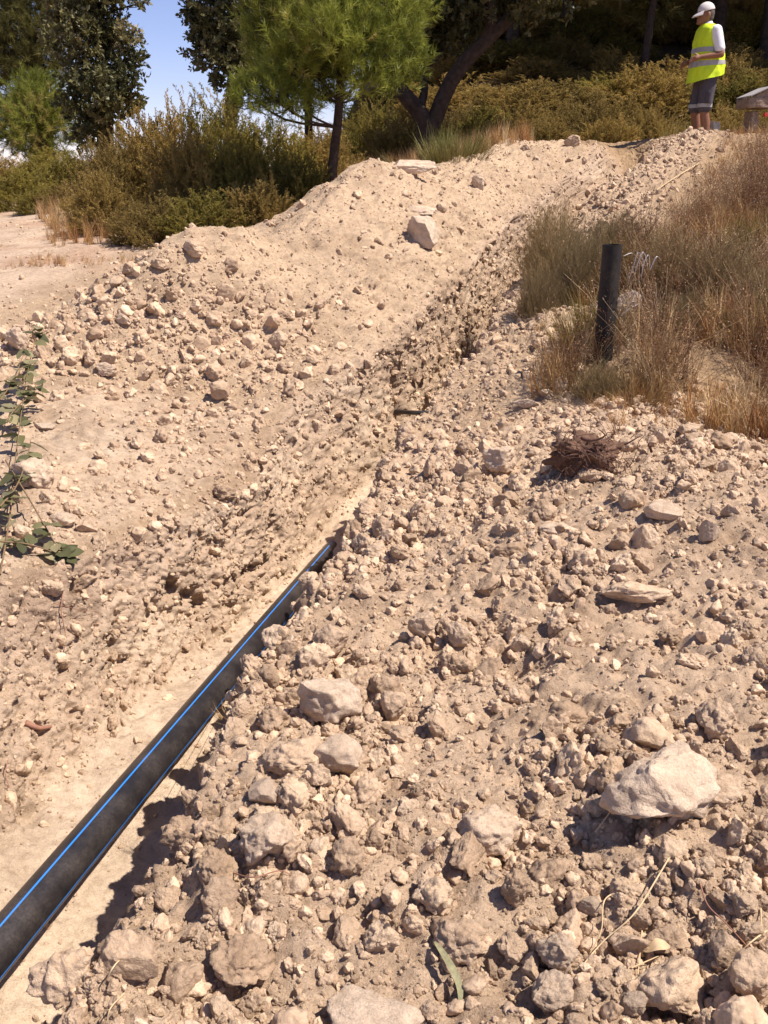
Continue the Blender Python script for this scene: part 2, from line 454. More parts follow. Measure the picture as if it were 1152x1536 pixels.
# soil colour by place
def wmix(c, w, col):
    return c * (1 - w[:, None]) + np.array(col)[None, :] * w[:, None]
soil = np.tile(np.array([0.36, 0.255, 0.155]), (len(P), 1))
soil = wmix(soil, w_road, (0.55, 0.43, 0.32))
lipdirt = sstep(4.6, 5.4, uu) * (1 - sstep(6.0, 6.2, uu)) * (1 - sstep(6.2, 6.8, yy))
soil = wmix(soil, w_plat, (0.53, 0.41, 0.295))
soil = wmix(soil, w_heap, (0.51, 0.39, 0.27))
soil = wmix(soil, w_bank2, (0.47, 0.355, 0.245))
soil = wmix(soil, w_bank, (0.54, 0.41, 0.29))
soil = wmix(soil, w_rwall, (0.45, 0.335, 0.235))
soil = wmix(soil, w_wall, (0.56, 0.43, 0.315))
soil = wmix(soil, w_wall * sstep(5.6, 6.6, yy), (0.47, 0.36, 0.26))
soil = wmix(soil, w_floor, (0.66, 0.535, 0.40))
soil = wmix(soil, sstep(14.5, 17.0, yy) * sstep(5, 6, uu + yy * .12), (0.13, 0.088, 0.052))  # darker hillside ground: leaf litter, plus missing tree shade put into the colour
strat = np.zeros(len(P)); strat[act] = sstep(0.1, 0.5, fbm(P[act] * np.array([1.1, 1.1, 3.5]) + 90, 4))
soil = wmix(soil, strat * 0.5 * np.clip(w_wall + w_floor + w_plat, 0, 1), (0.68, 0.56, 0.42))
topsoil = w_wall * sstep(6.42, 6.12, uu) * sstep(4.8, 3.6, yy)
soil = wmix(soil, 0.55 * topsoil, (0.42, 0.31, 0.23))
redpatch = np.zeros(len(P)); redpatch[act] = sstep(0.0, 0.45, fbm(P[act] * 0.9 + 120, 3))
soil = wmix(soil, 0.6 * redpatch * w_road * sstep(7.5, 9.0, yy), (0.42, 0.27, 0.18))

idx = np.arange(nr * nc).reshape(nr, nc)
quads = np.stack([idx[:-1, :-1], idx[:-1, 1:], idx[1:, 1:], idx[1:, :-1]], -1).reshape(-1, 4)
fu = (UU[:-1, :-1] + UU[1:, 1:]).reshape(-1) / 2
fy = (GY[:-1, :-1] + GY[1:, 1:]).reshape(-1) / 2
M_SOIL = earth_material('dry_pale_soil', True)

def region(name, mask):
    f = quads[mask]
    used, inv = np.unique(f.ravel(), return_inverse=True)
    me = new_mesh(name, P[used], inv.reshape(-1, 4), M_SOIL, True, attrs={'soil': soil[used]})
    me.normals_split_custom_set_from_vertices(NN[used].tolist())
    return obj(name, me)

m_tr = (fu > 6) & (fu < 9) & (fy < 13)
m_hl = (fu > 3) & (fu < 6) & (fy > 5.8) & (fy < 13)
m_br = (fu > 9) & (fu < 12) & (fy < 5.9)
m_rd = (fu > 1) & (fu < 3) & (fy < 16)
tag(region('trench', m_tr), kind='structure')
heap_l = tag(region('spoil_heap', m_hl), 'tall pale spoil heap of dug earth on the far side of the trench', 'spoil heap')
heap_r = tag(region('spoil_heap', m_br), 'broad low spoil heap of stony earth filling the foreground beside the pipe', 'spoil heap')
tag(region('dirt_road', m_rd), kind='structure')
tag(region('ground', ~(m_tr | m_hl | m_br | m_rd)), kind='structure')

BVH = BVHTree.FromPolygons(P.tolist(), quads.tolist())
def ground_z(x, y):
    h = BVH.ray_cast(Vector((x, y, 90)), Vector((0, 0, -1)))
    return h[0].z if h[0] else 0.0
def hit(px, py):
    """where the line of sight of a photograph pixel meets the ground: point, normal"""
    d = ray(px, py).normalized()
    h = BVH.ray_cast(EYE, d)
    if h[0] is None: return EYE + d * 20, Vector((0, 0, 1))
    n = h[1]
    return h[0], (n if n.z > -0.2 else -n)
# ------------------------------------------------------------------ stones and clods
def ico(sub):
    t = (1 + 5 ** .5) / 2
    v = [(-1, t, 0), (1, t, 0), (-1, -t, 0), (1, -t, 0), (0, -1, t), (0, 1, t), (0, -1, -t), (0, 1, -t), (t, 0, -1), (t, 0, 1), (-t, 0, -1), (-t, 0, 1)]
    f = [(0, 11, 5), (0, 5, 1), (0, 1, 7), (0, 7, 10), (0, 10, 11), (1, 5, 9), (5, 11, 4), (11, 10, 2), (10, 7, 6), (7, 1, 8), (3, 9, 4), (3, 4, 2), (3, 2, 6), (3, 6, 8), (3, 8, 9), (4, 9, 5), (2, 4, 11), (6, 2, 10), (8, 6, 7), (9, 8, 1)]
    V = [np.array(p) / np.linalg.norm(p) for p in v]; F = f
    for _ in range(sub):
        c = {}; nf = []
        def mid(a, b):
            k = (min(a, b), max(a, b))
            if k not in c:
                m = V[a] + V[b]; V.append(m / np.linalg.norm(m)); c[k] = len(V) - 1
            return c[k]
        for a, b, d in F:
            ab, bd, da = mid(a, b), mid(b, d), mid(d, a)
            nf += [(a, ab, da), (b, bd, ab), (d, da, bd), (ab, bd, da)]
        F = nf
    return np.array(V), np.array(F)
ICO = [ico(i) for i in range(5)]

def rock_shape(sub, seed, angular=0.5, rough=0.10, aspect=(1, .85, .7)):
    r = np.random.default_rng(seed)
    V, F = ICO[sub]
    V = V * (1 + 0.22 * fbm(V * 1.1 + seed * 3.7, 2)[:, None])
    for _ in range(int(5 + 9 * angular)):
        n = r.normal(size=3); n /= np.linalg.norm(n)
        d = r.uniform(0.42, 0.86)
        over = np.maximum(0, V @ n - d)
        V = V - (over * (0.55 + 0.45 * angular))[:, None] * n
    if sub >= 2:
        nrm = V / np.linalg.norm(V, axis=1)[:, None]
        V = V + nrm * (rough * 1.15 * fbm(V * 2.2 + seed * 1.3, 5, gain=.58))[:, None]
        if sub >= 3:
            V = V + nrm * (rough * .9 * (0.5 - worley(V * 3.2 + seed)) + rough * .45 * (0.5 - worley(V * 7.5 + seed)))[:, None]
    a = np.array(aspect) * r.uniform(.88, 1.12, 3)
    V = V * a
    ext = (V.max(0) - V.min(0)).max()
    return V / ext, F            # longest side = 1

M_CLOD = earth_material('clod_earth', False, base=(0.53, 0.405, 0.29), fine=.10, per_object=True, bd=.6)
M_LIME = earth_material('pale_limestone', False, base=(0.60, 0.475, 0.355), fine=.16, bd=.7, vary=False)
M_WHITE = earth_material('white_limestone', False, base=(0.60, 0.485, 0.37), fine=.2, bd=.7, vary=False)
M_GREY = earth_material('grey_stone', False, base=(0.38, 0.33, 0.30), fine=.3, per_object=True, bd=.8)
M_LOOSE = earth_material('loose_earth_stones', False, base=(0.54, 0.415, 0.298), fine=.035, inst=True, bd=.4)

CLODS = []
for i in range(16):
    V, F = rock_shape(4, 100 + i, angular=.3 + (i % 4) / 4.5, rough=.15 if i % 3 else .09, aspect=(1, .82, .66) if i % 2 else (1, .9, .78))
    CLODS.append(new_mesh('clod_mesh', V, F, M_CLOD))

PLACED = []          # x, y, radius of big stones
def stone(px, py, w, ratio, name, label, seed, mat=M_CLOD, angular=.5, rough=.12, tilt=(0, 0), rz=None, sink=.32, flat=.75, cat='stone', group=None):
    """a single stone lying where that line of sight meets the ground; w is its width in photograph pixels"""
    p, n = hit(px, py + w * ratio * .25)
    size = w / px_size(p)
    V, F = rock_shape(4, seed, angular, rough, (1, ratio if ratio < 1 else 1, flat))
    V[:, 2] -= V[:, 2].min()
    me = new_mesh(name, V, F, mat)
    h = V[:, 2].max() * size
    o = obj(name, me, None, (p.x, p.y, p.z - h * sink), (tilt[0], tilt[1], rz if rz is not None else random.uniform(-.5, .5)), (size,) * 3)
    tag(o, label, cat, group)
    PLACED.append((p.x, p.y, size * .5))
    return o

S = stone
S(487, 1048, 100, .85, 'boulder', 'big boulder with pale whitish top just above the pipe on the near bank', 1, M_WHITE, .8, .08, sink=.25, flat=.8)
S(985, 1180, 172, .8, 'boulder', 'largest pale boulder on the near bank, propped over a dark hollow', 2, M_WHITE, .9, .09, tilt=(.15, .3), sink=.12, flat=.74)
S(735, 1238, 104, .8, 'boulder', 'rugged tan block left of the propped pale boulder', 3, M_LIME, .6, .14, sink=.2, flat=.75)
S(395, 1258, 88, .75, 'boulder', 'blocky sandy boulder under the small smooth block near the pipe', 4, M_LIME, .7, .12, sink=.2)
S(510, 1138, 72, .9, 'stone', 'smooth rounded stone below the big pale-topped boulder', 5, M_LIME, .6, .05, sink=.15, flat=.85)
S(440, 1130, 108, .6, 'boulder', 'long rough clod wedged beside the smooth rounded stone', 6, M_CLOD, .4, .16, sink=.2, flat=.55)
S(392, 1188, 56, .75, 'stone', 'small smooth square block standing free near the pipe', 7, M_LIME, .9, .03, sink=.1, flat=.7)
S(560, 1502, 150, .7, 'boulder', 'wide pale slab half buried at the bottom edge of the picture', 8, M_WHITE, .9, .08, sink=.45, flat=.6)
S(362, 1432, 100, .9, 'boulder', 'big grey-tan clod with crumbling underside at the bank edge', 9, M_CLOD, .8, .14, sink=.22, flat=.8)
S(634, 945, 46, .9, 'stone', 'upright tan stone standing above its neighbours in mid bank', 10, M_CLOD, .9, .08, sink=.1, flat=1.1)
S(495, 962, 60, .9, 'stone', 'blocky clod beside the hollow under the pipe', 11, M_CLOD, .7, .1, sink=.15, flat=.95)
S(592, 1062, 52, .9, 'stone', 'egg-shaped tan stone right of the big pale-topped boulder', 12, M_CLOD, .5, .08, sink=.15, flat=1.05)
S(955, 885, 108, .55, 'boulder', 'long flat slab casting a shadow below the root clump', 13, M_CLOD, .8, .12, tilt=(.15, -.1), sink=.08, flat=.38, rz=-.2)
S(998, 765, 58, .6, 'stone', 'smooth oblong yellow stone on the upper right of the near heap', 14, M_LIME, .4, .05, sink=.2, flat=.5, rz=-.3)
S(1062, 800, 36, .9, 'stone', 'pale upright pebble beside the smooth oblong stone', 15, M_LIME, .5, .05, sink=.15, flat=.9)
S(832, 790, 64, .5, 'stone', 'flat yellowish slab under the root clump', 16, M_LIME, .7, .08, sink=.2, flat=.4)
S(632, 352, 56, .8, 'boulder', 'pale wedge-shaped boulder on the tall far heap', 17, M_WHITE, 1., .05, tilt=(.1, .25), sink=.1, flat=.7, rz=-.5)
S(637, 312, 48, .6, 'boulder', 'low pale rock above the wedge-shaped boulder', 18, M_LIME, .7, .08, sink=.2, flat=.45)
S(610, 249, 76, .5, 'boulder', 'long white flat rock on the crest below the forked tree', 19, M_WHITE, .8, .06, sink=.15, flat=.26, rz=-.15)
S(790, 605, 44, .6, 'stone', 'pale flat stone on the path beside the dry grass', 20, M_LIME, .8, .06, sink=.15, flat=.45)
S(815, 590, 46, .4, 'stone', 'narrow tilted stone leaning by the edge of the dry grass', 21, M_LIME, .9, .06, tilt=(.3, .5), sink=.1, flat=.35, rz=.9)
S(832, 1490, 82, .9, 'boulder', 'rounded cream clod at the bottom edge of the near bank', 22, M_LIME, .6, .12, sink=.15, flat=.85)
S(1012, 1478, 108, .8, 'boulder', 'broad earth clod with shaded face at the lower right', 23, M_CLOD, .7, .12, sink=.2, flat=.7)
S(768, 1422, 50, .9, 'stone', 'knobbly clod beside the green leaf', 24, M_CLOD, .3, .16, sink=.15, flat=.9)
S(695, 1395, 84, .9, 'boulder', 'large rough clod above the green leaf', 25, M_CLOD, .5, .14, sink=.2, flat=.8)
S(842, 1432, 66, .8, 'stone', 'whitish crumbly clod above the rounded cream one', 26, M_LIME, .5, .15, sink=.2, flat=.8)
S(650, 1345, 66, .9, 'boulder', 'round crumbly clod in the middle of the near bank', 27, M_CLOD, .2, .17, sink=.2, flat=.9)
S(326, 590, 32, .9, 'stone', 'dark square stone at the edge of the trampled shelf', 28, M_CLOD, .9, .06, sink=.05, flat=1.0)
S(66, 636, 42, .5, 'stone', 'thin white slab lying on the shelf beside the leafy plant', 29, M_WHITE, .9, .04, sink=.3, flat=.16)
S(852, 1062, 66, .8, 'boulder', 'rounded earth lump left of the dark crack', 30, M_CLOD, .4, .08, sink=.45, flat=.7)
S(968, 1092, 96, .8, 'boulder', 'smooth sunken earth block right of the dark crack', 31, M_CLOD, .7, .07, sink=.45, flat=.7)
S(1072, 1085, 66, .7, 'stone', 'dusty clod casting a shadow on the sunken earth block', 32, M_CLOD, .4, .14, sink=.1, flat=.7)
S(1080, 1185, 66, .7, 'stone', 'flat-topped clod right of the propped pale boulder', 33, M_CLOD, .5, .1, sink=.2, flat=.65)
S(1128, 1470, 76, .9, 'boulder', 'dark upright clod at the lower right edge', 34, M_CLOD, .7, .1, sink=.1, flat=1.05)
S(1075, 665, 46, .9, 'boulder', 'rounded boulder on the crest of the near heap by the grass', 35, M_CLOD, .6, .1, sink=.2, flat=.85)
S(562, 830, 38, .8, 'stone', 'tan stone at the lip above the end of the pipe', 36, M_CLOD, .5, .1, sink=.15)
S(764, 820, 52, .7, 'stone', 'dusty rounded stone in the dip below the flat slab', 37, M_CLOD, .3, .1, sink=.25)
S(752, 690, 54, .7, 'stone', 'half buried block on the path near the trench lip', 38, M_LIME, .7, .1, sink=.3)
S(948, 1560 - 60, 40, .9, 'stone', 'small pale stone beside the broad shaded clod', 39, M_LIME, .5, .08)
S(545, 888, 40, .7, 'stone', 'pair-split stone on the lip beside the pipe', 40, M_CLOD, .8, .08)
S(775, 1335, 60, .9, 'stone', 'tall knobbly clod right of the round crumbly clod', 41, M_CLOD, .3, .16, sink=.12, flat=1.0)
S(1000, 1400, 66, .9, 'stone', 'angular clod under the dry husk', 42, M_CLOD, .9, .1)
S(905, 1118, 36, 1., 'stone', 'small clod standing in the dark crack', 43, M_CLOD, .5, .12, sink=.1)
S(1085, 1420, 50, .8, 'stone', 'smooth brown stone above the dark upright clod', 44, M_CLOD, .7, .08)
S(546, 216, 34, .6, 'boulder', 'pale rock in the grass behind the pine trunk', 45, M_WHITE, .6, .08)
S(292, 378, 34, .8, 'stone', 'stone perched on the peak of the far heap before the shrubs', 46, M_CLOD, .6, .1, sink=.1)
S(242, 396, 30, .8, 'stone', 'stone on the far heap crest left of the perched one', 47, M_CLOD, .6, .1, sink=.1)
S(160, 556, 34, .8, 'stone', 'pale clod at the toe of the far heap', 48, M_LIME, .6, .1, sink=.1)
S(30, 520, 40, .6, 'stone', 'flat stone at the toe of the far heap behind the leafy plant', 49, M_LIME, .6, .1, sink=.1)
S(186, 480, 24, .8, 'stone', 'pale angular stone halfway up the toe of the far heap', 50, M_LIME, .9, .06, sink=.1)
S(885, 1352, 40, .9, 'stone', 'creamy stone lying among small stones under the pale boulder', 51, M_LIME, .7, .08)
S(1115, 1350, 44, .9, 'stone', 'dull clod in the loose stones below the pale boulder', 52, M_CLOD, .5, .12)
S(940, 462, 46, 1., 'boulder', 'grey boulder in the dry grass behind the black post', 53, M_GREY, .6, .08, sink=.1, flat=.9)
S(860, 435, 40, .7, 'boulder', 'grey stone under the bush left of the black post', 54, M_GREY, .6, .08, sink=.2)
S(120, 1102 - 230, 60, .6, 'stone', 'earth block jutting from the wall under the leafy plant', 55, M_CLOD, .6, .12, sink=.4)
S(55, 705, 66, .9, 'boulder', 'pale crusted lump beside the leafy plant', 56, M_LIME, .4, .12, sink=.35, flat=.85)
S(95, 775, 46, .7, 'stone', 'oval stone below the pale crusted lump', 57, M_LIME, .4, .05, sink=.2, flat=.6)
S(885, 712, 60, .5, 'stone', 'earth slab under the root clump\'s tangled ends', 58, M_CLOD, .6, .1, sink=.3, flat=.5)
S(830, 205, 30, .7, 'boulder', 'pale rubble block on the upper trench edge', 59, M_LIME, .6, .1)
S(858, 212, 26, .8, 'boulder', 'tan rubble block next to the pale one on the upper trench edge', 60, M_CLOD, .6, .1)
S(745, 200, 24, .6, 'boulder', 'whitish rock at the head of the slope beside the broom tuft', 61, M_WHITE, .6, .1)
S(826, 103, 40, .9, 'boulder', 'grey weathered rock in the shade on the wooded hillside', 62, M_GREY, .7, .14)
S(717, 276, 26, .5, 'stone', 'flat stone on the slope below the broom tuft', 63, M_LIME, .6, .1)

# --- scattered stones: sampled evenly over the dug ground, the 300 largest in view become objects
pq = P[quads]                                                      # faces x 4 x 3
ctr = pq.mean(1)
ar = 0.5 * np.linalg.norm(np.cross(pq[:, 2] - pq[:, 0], pq[:, 3] - pq[:, 1]), axis=1)
wfac = lambda w: w[quads].mean(1)
f_bank, f_heap, f_wall, f_plat, f_b2, f_rw, f_fl, f_rd = map(wfac, (w_bank, w_heap, w_wall, w_plat, w_bank2, w_rwall, w_floor, w_road))
f_patch = patch[quads].mean(1)
depth = ctr[:, 1] * CP - (ctr[:, 2] - EYE.z) * SP
inview = (depth > 0.8) & (np.abs(ctr[:, 0]) < 0.46 * depth + 0.25) & (ctr[:, 1] < 13.5) & (ctr[:, 1] > 0.7)
f_lip = wfac(lipdirt)
toe = np.exp(-((fu - 4.2) / 1.3) ** 2 - ((fy - 6.7) / .55) ** 2)       # coarse stones roll to the heap's toe
calm = np.ones(len(ctr))
for a, b, r_ in ((880, 1000, .42), (800, 760, .32), (250, 1370, .2), (1060, 960, .3)):
    c_ = np.array(hit(a, b)[0]); calm *= 1 - .85 * np.exp(-(((ctr - c_) ** 2).sum(1)) / r_ ** 2)
dens_fine = (f_bank * (.7 + .7 * f_patch) * calm ** .4 + .6 * f_heap + .6 * f_wall * np.where(fy < 5.4, 1, .95) + .18 * f_plat + .35 * f_lip + .55 * f_b2 + .5 * f_rw + .10 * f_fl + .05 * f_rd + .5 * toe) * inview
dens_big = (f_bank * (.15 + 1.3 * f_patch ** 2.2) * calm + .10 * f_heap + .05 * f_wall * (fy < 5.4) + .06 * f_plat + .16 * f_lip + .3 * f_b2 + .15 * f_rw + .01 * f_fl + 1.1 * toe) * inview

def sample(n, dens, lod):
    wgt = ar * dens * lod
    tot = wgt.sum()
    f = rng.choice(len(wgt), n, p=wgt / tot)
    a, b = rng.random((n, 1)), rng.random((n, 1))
    q = pq[f]
    pos = (q[:, 0] * (1 - a) + q[:, 1] * a) * (1 - b) + (q[:, 3] * (1 - a) + q[:, 2] * a) * b
    nrm = NN[quads[f, 0]]
    return pos, nrm, f

def power(n, lo, hi, k):
    u = rng.random(n)
    return (lo ** -k + u * (hi ** -k - lo ** -k)) ** (-1 / k)

def rand_rot(n):
    q = rng.normal(size=(n, 4)); q /= np.linalg.norm(q, axis=1)[:, None]
    w, x, y_, z = q.T
    return np.stack([np.stack([1 - 2 * (y_ * y_ + z * z), 2 * (x * y_ - z * w), 2 * (x * z + y_ * w)], -1),
                     np.stack([2 * (x * y_ + z * w), 1 - 2 * (x * x + z * z), 2 * (y_ * z - x * w)], -1),
                     np.stack([2 * (x * z - y_ * w), 2 * (y_ * z + x * w), 1 - 2 * (x * x + y_ * y_)], -1)], 1)

def scatter_mesh(bases, which, pos, rot, scl, rnd):
    """many copies of small base meshes as one vertex / face / tint array"""
    Vs, Fs, Rs, off = [], [], [], 0
    for b, (V, F) in enumerate(bases):
        m = np.where(which == b)[0]
        if not len(m): continue
        W = np.einsum('nij,vj->nvi', rot[m] * scl[m][:, None, None], V) + pos[m][:, None, :]
        Vs.append(W.reshape(-1, 3))
        Fs.append((F[None] + (np.arange(len(m)) * len(V))[:, None, None] + off).reshape(-1, F.shape[1]))
        Rs.append(np.repeat(rnd[m], len(V)))
        off += W.shape[0] * W.shape[1]
    return np.concatenate(Vs), np.concatenate(Fs), np.concatenate(Rs)

lod_f = 1 / np.maximum(depth, 1.2) ** 1.1
# big ones
NB = 4200
pos_b, nrm_b, fb = sample(NB, dens_big, 1 / np.maximum(depth, 1.5) ** .5)
size_b = power(NB, .038, .135, 1.3) * np.where(fy[fb] > 6, .9 + .3 * np.minimum(1, toe[fb] * 2), 1.0)
dep_b = pos_b[:, 1] * CP - (pos_b[:, 2] - EYE.z) * SP
keep = np.ones(NB, bool)
order = np.argsort(-size_b)
pl = [np.array(PLACED)]
for i in order:
    arr = pl[0]
    d2 = (arr[:, 0] - pos_b[i, 0]) ** 2 + (arr[:, 1] - pos_b[i, 1]) ** 2
    if (d2 < ((arr[:, 2] + size_b[i] * .5) * .72) ** 2).any():
        keep[i] = False
    else:
        pl[0] = np.vstack([arr, [pos_b[i, 0], pos_b[i, 1], size_b[i] * .5]])
cand = np.where(keep)[0]
pxs = 576 + FPX * pos_b[:, 0] / dep_b
pys = 768 - FPX * (pos_b[:, 1] * SP + (pos_b[:, 2] - EYE.z) * CP) / dep_b
seen = (np.abs(pxs - 576) < 590) & (pys < 1550)
scr = size_b[cand] / dep_b[cand] * seen[cand]
cand = cand[np.argsort(-scr)]
big_i, rest_i = cand[:235], cand[235:]
# each clod is told apart by its rank in size round the nearest thing one can find
ANCH = [(487, 1045, 'the big pale-topped boulder'), (985, 1185, 'the largest pale boulder'), (735, 1238, 'the rugged tan block'), (395, 1258, 'the blocky sandy boulder'), (560, 1502, 'the half buried pale slab'),
        (362, 1432, 'the big clod at the bank edge'), (634, 945, 'the upright tan stone'), (955, 885, 'the long flat slab'), (998, 765, 'the smooth oblong stone'), (888, 700, 'the root clump'), (790, 605, 'the flat stone by the dry grass'),
        (832, 1490, 'the rounded cream clod'), (1012, 1478, 'the broad shaded clod'), (695, 1395, 'the clod above the green leaf'), (326, 590, 'the dark square stone on the shelf'), (905, 1100, 'the dark crack in the near heap'),
        (1128, 1470, 'the dark upright clod'), (1075, 665, 'the boulder on the near heap crest'), (562, 830, 'the far end of the pipe'), (752, 690, 'the half buried block on the path'), (160, 556, 'the toe of the far heap'), (292, 378, 'the left peak of the far heap'),
        (632, 352, 'the pale wedge-shaped boulder'), (55, 760, 'the leafy creeper'), (905, 530, 'the black post'), (200, 1000, 'the near trench wall'), (850, 215, 'the upper trench edge'), (885, 1352, 'the creamy stone'), (620, 610, 'the thin pipe stub'), (650, 1250, 'the middle of the near bank'), (1110, 950, 'the right edge below the crest'), (560, 985, 'the egg-shaped tan stone'), (470, 905, 'the hollow under the pipe'), (600, 720, 'the trench lip beyond the pipe'), (420, 1090, 'the long rough clod'), (650, 1060, 'the slope below the upright tan stone'), (800, 1160, 'the slope left of the largest pale boulder'), (1110, 1280, 'the right edge below the largest pale boulder'), (470, 1370, 'the stones right of the bank-edge clod'), (720, 860, 'the middle of the path below the flat yellowish slab')]
anch = np.array([tuple(hit(a, b)[0]) for a, b, _ in ANCH])
ORD = ['largest', 'second largest', 'third largest', 'fourth largest', 'fifth largest', 'sixth largest', 'seventh largest', 'eighth largest', 'ninth largest', 'tenth largest', 'eleventh largest', 'twelfth largest'] + [w + ' largest' for w in 'thirteenth fourteenth fifteenth sixteenth seventeenth eighteenth nineteenth twentieth'.split()]
rank = {}
for i in big_i[np.argsort(-size_b[big_i])]:
    f = fb[i]
    z = 'near spoil heap' if f_bank[f] > .5 else ('far spoil heap' if f_heap[f] + toe[f] > .4 else 'trench edge')
    a = int(np.argmin(((anch - pos_b[i]) ** 2).sum(1)))
    k = rank.get(a, 0); rank[a] = k + 1
    lb = '%s loose earth clod beside %s' % (ORD[k], ANCH[a][2]) if k < 20 else 'small loose earth clod among those round %s' % ANCH[a][2]
    n = Vector(nrm_b[i])
    o = obj('clod', CLODS[rng.integers(len(CLODS))], None, Vector(pos_b[i]) + n * size_b[i] * .09, tuple(rng.uniform(-3.1, 3.1, 3)), (size_b[i],) * 3)
    tag(o, lb, 'clod', 'clods on the ' + z)

# medium and small ones, too many to count
BASE_M = [rock_shape(3, 300 + i, angular=.25 + (i % 3) / 3, rough=.14 if i % 3 else .09, aspect=(1, .82, .66)) for i in range(14)]
BASE_S = [rock_shape(2, 400 + i, angular=.3 + (i % 3) / 3, rough=.14, aspect=(1, .82, .66)) for i in range(10)]
NM, NS = 24000, 85000
pm, nm_, fm = sample(NM, dens_fine * .45 + dens_big * .55, lod_f)
up_heap = lambda f: np.where((f_heap[f] > .5) & (toe[f] < .3), .55, np.where(f_heap[f] + toe[f] > .4, .8, 1.0))
sm = power(NM, .016, .065, 1.6) * (0.72 + 0.08 * np.minimum(pm[:, 1], 9)) * up_heap(fm)
ps, ns_, fs = sample(NS, dens_fine, lod_f)
ss = power(NS, .0038, .020, 1.5) * (0.50 + 0.17 * np.minimum(ps[:, 1], 10)) * up_heap(fs)
for side in ('near', 'far'):
    sel = lambda f: (f_bank[f] + f_b2[f] > .5) == (side == 'near')
    rb = rest_i[sel(fb[rest_i])]
    a, c = sel(fm), sel(fs)
    nb = len(BASE_M)
    pp = np.concatenate([pos_b[rb], pm[a], ps[c]]); nn = np.concatenate([nrm_b[rb], nm_[a], ns_[c]]); sz = np.concatenate([size_b[rb], sm[a], ss[c]])
    k1, k2 = len(rb) + a.sum(), c.sum()
    wh = np.concatenate([rng.integers(0, nb, k1), nb + rng.integers(0, len(BASE_S), k2)])
    k = len(pp)
    o = gn_scatter('loose_stones', BASE_M + BASE_S, M_LOOSE, wh, pp + nn * (sz * rng.uniform(-.12, .22, k))[:, None], rand_rot(k), sz, rng.random(k))
    tag(o, 'small loose stones and crumbs strewn over the near heap and path' if side == 'near' else 'small loose stones and crumbs strewn over the far heap and trench side', 'rubble', kind='stuff')
# ------------------------------------------------------------------ tubes
def spline(pts, n):
    pts = np.asarray(pts, float)
    if len(pts) == 2:
        t = np.linspace(0, 1, n)[:, None]; return pts[0] * (1 - t) + pts[1] * t
    p = np.vstack([2 * pts[0] - pts[1], pts, 2 * pts[-1] - pts[-2]])
    k = len(pts) - 1
    t = np.linspace(0, k, n); i = np.minimum(t.astype(int), k - 1); f = (t - i)[:, None]
    a, b, c, d = p[i], p[i + 1], p[i + 2], p[i + 3]
    return .5 * ((2 * b) + (c - a) * f + (2 * a - 5 * b + 4 * c - d) * f ** 2 + (3 * b - a - 3 * c + d) * f ** 3)

def frames(C):
    T = np.gradient(C, axis=0); T /= np.linalg.norm(T, axis=1)[:, None] + 1e-12
    ref = np.array([0, 0, 1.0]) if abs(T[:, 2]).mean() < .8 else np.array([1.0, 0, 0])
    A = np.cross(T, ref); A /= np.linalg.norm(A, axis=1)[:, None] + 1e-9
    B = np.cross(A, T)
    return T, A, B

def tube(C, rad, sides=8, cap=True, a0=0.0):
    C = np.asarray(C, float); n = len(C)
    rad = np.broadcast_to(np.asarray(rad, float), (n,))
    T, A, B = frames(C)
    th = a0 + np.arange(sides) / sides * 2 * np.pi
    V = C[:, None] + rad[:, None, None] * (np.cos(th)[None, :, None] * A[:, None] + np.sin(th)[None, :, None] * B[:, None])
    V = V.reshape(-1, 3)
    i = np.arange(n - 1)[:, None] * sides; j = np.arange(sides)[None, :]; j2 = (j + 1) % sides
    F = np.stack([i + j, i + j2, i + sides + j2, i + sides + j], -1).reshape(-1, 4)
    return V, F

def join(parts):
    Vs, Fs, Rs, off = [], [], [], 0
    for p in parts:
        V, F = p[0], p[1]
        Vs.append(V); Fs.append(F + off); off += len(V)
        Rs.append(p[2] if len(p) > 2 else np.full(len(V), .5))
    return np.concatenate(Vs), np.concatenate(Fs), np.concatenate(Rs)

# ------------------------------------------------------------------ the black water pipe in the trench
def pipe_material(name, col, rough, spec=.6):
    m, nt, bs = nodes_of(name)
    tc = N(nt, 'ShaderNodeTexCoord')
    d = noise(nt, tc.outputs['Object'], 5.0, 6, .7)
    g = noise(nt, tc.outputs['Object'], 120.0, 3, .7)
    dust = mixc(nt, 'MULTIPLY', 1.0, ramp(nt, d, [(.42, (0, 0, 0)), (.75, (1, 1, 1))]), ramp(nt, g, [(.35, (.2, .2, .2)), (.65, (1, 1, 1))]))
    c = mixc(nt, 'MIX', dust, (*col, 1), (.22, .17, .13, 1))
    nt.links.new(mixc(nt, 'MIX', .32, (*col, 1), c), bs.inputs['Base Color'])
    bs.inputs['Roughness'].default_value = rough
    bs.inputs['Specular IOR Level'].default_value = spec
    nt.links.new(ramp(nt, d, [(.3, (rough,) * 3), (.75, (rough + .22,) * 3)]), bs.inputs['Roughness'])
    b = N(nt, 'ShaderNodeBump'); b.inputs['Strength'].default_value = .15; b.inputs['Distance'].default_value = .002
    nt.links.new(g, b.inputs['Height']); nt.links.new(b.outputs[0], bs.inputs['Normal'])
    return m
M_PIPE = pipe_material('black_polyethylene', (.016, .014, .015), .28)
M_POST = pipe_material('weathered_black_pipe', (.012, .010, .009), .62, .3)
M_BLUE = pipe_material('blue_stripe_plastic', (.02, .22, .72), .4)
PIPE_R = .0625
pa, pb = at(20, 1395, 2.1), at(440, 895, 4.9)
ctrl = [tuple(pa.lerp(pb, t)) for t in (-.75, -.35, 0, .2, .4, .6, .8, 1.0, 1.15, 1.3, 1.5)]
C = spline(ctrl, 160)
pipe = empty('water_pipe', tuple(C[80]))
def child_mesh(name, V, F, mat, parent, rnd=None, smooth=True):
    o = obj(name, new_mesh(name, V - np.array(parent.location), F, mat, smooth, rnd), parent)
    return o
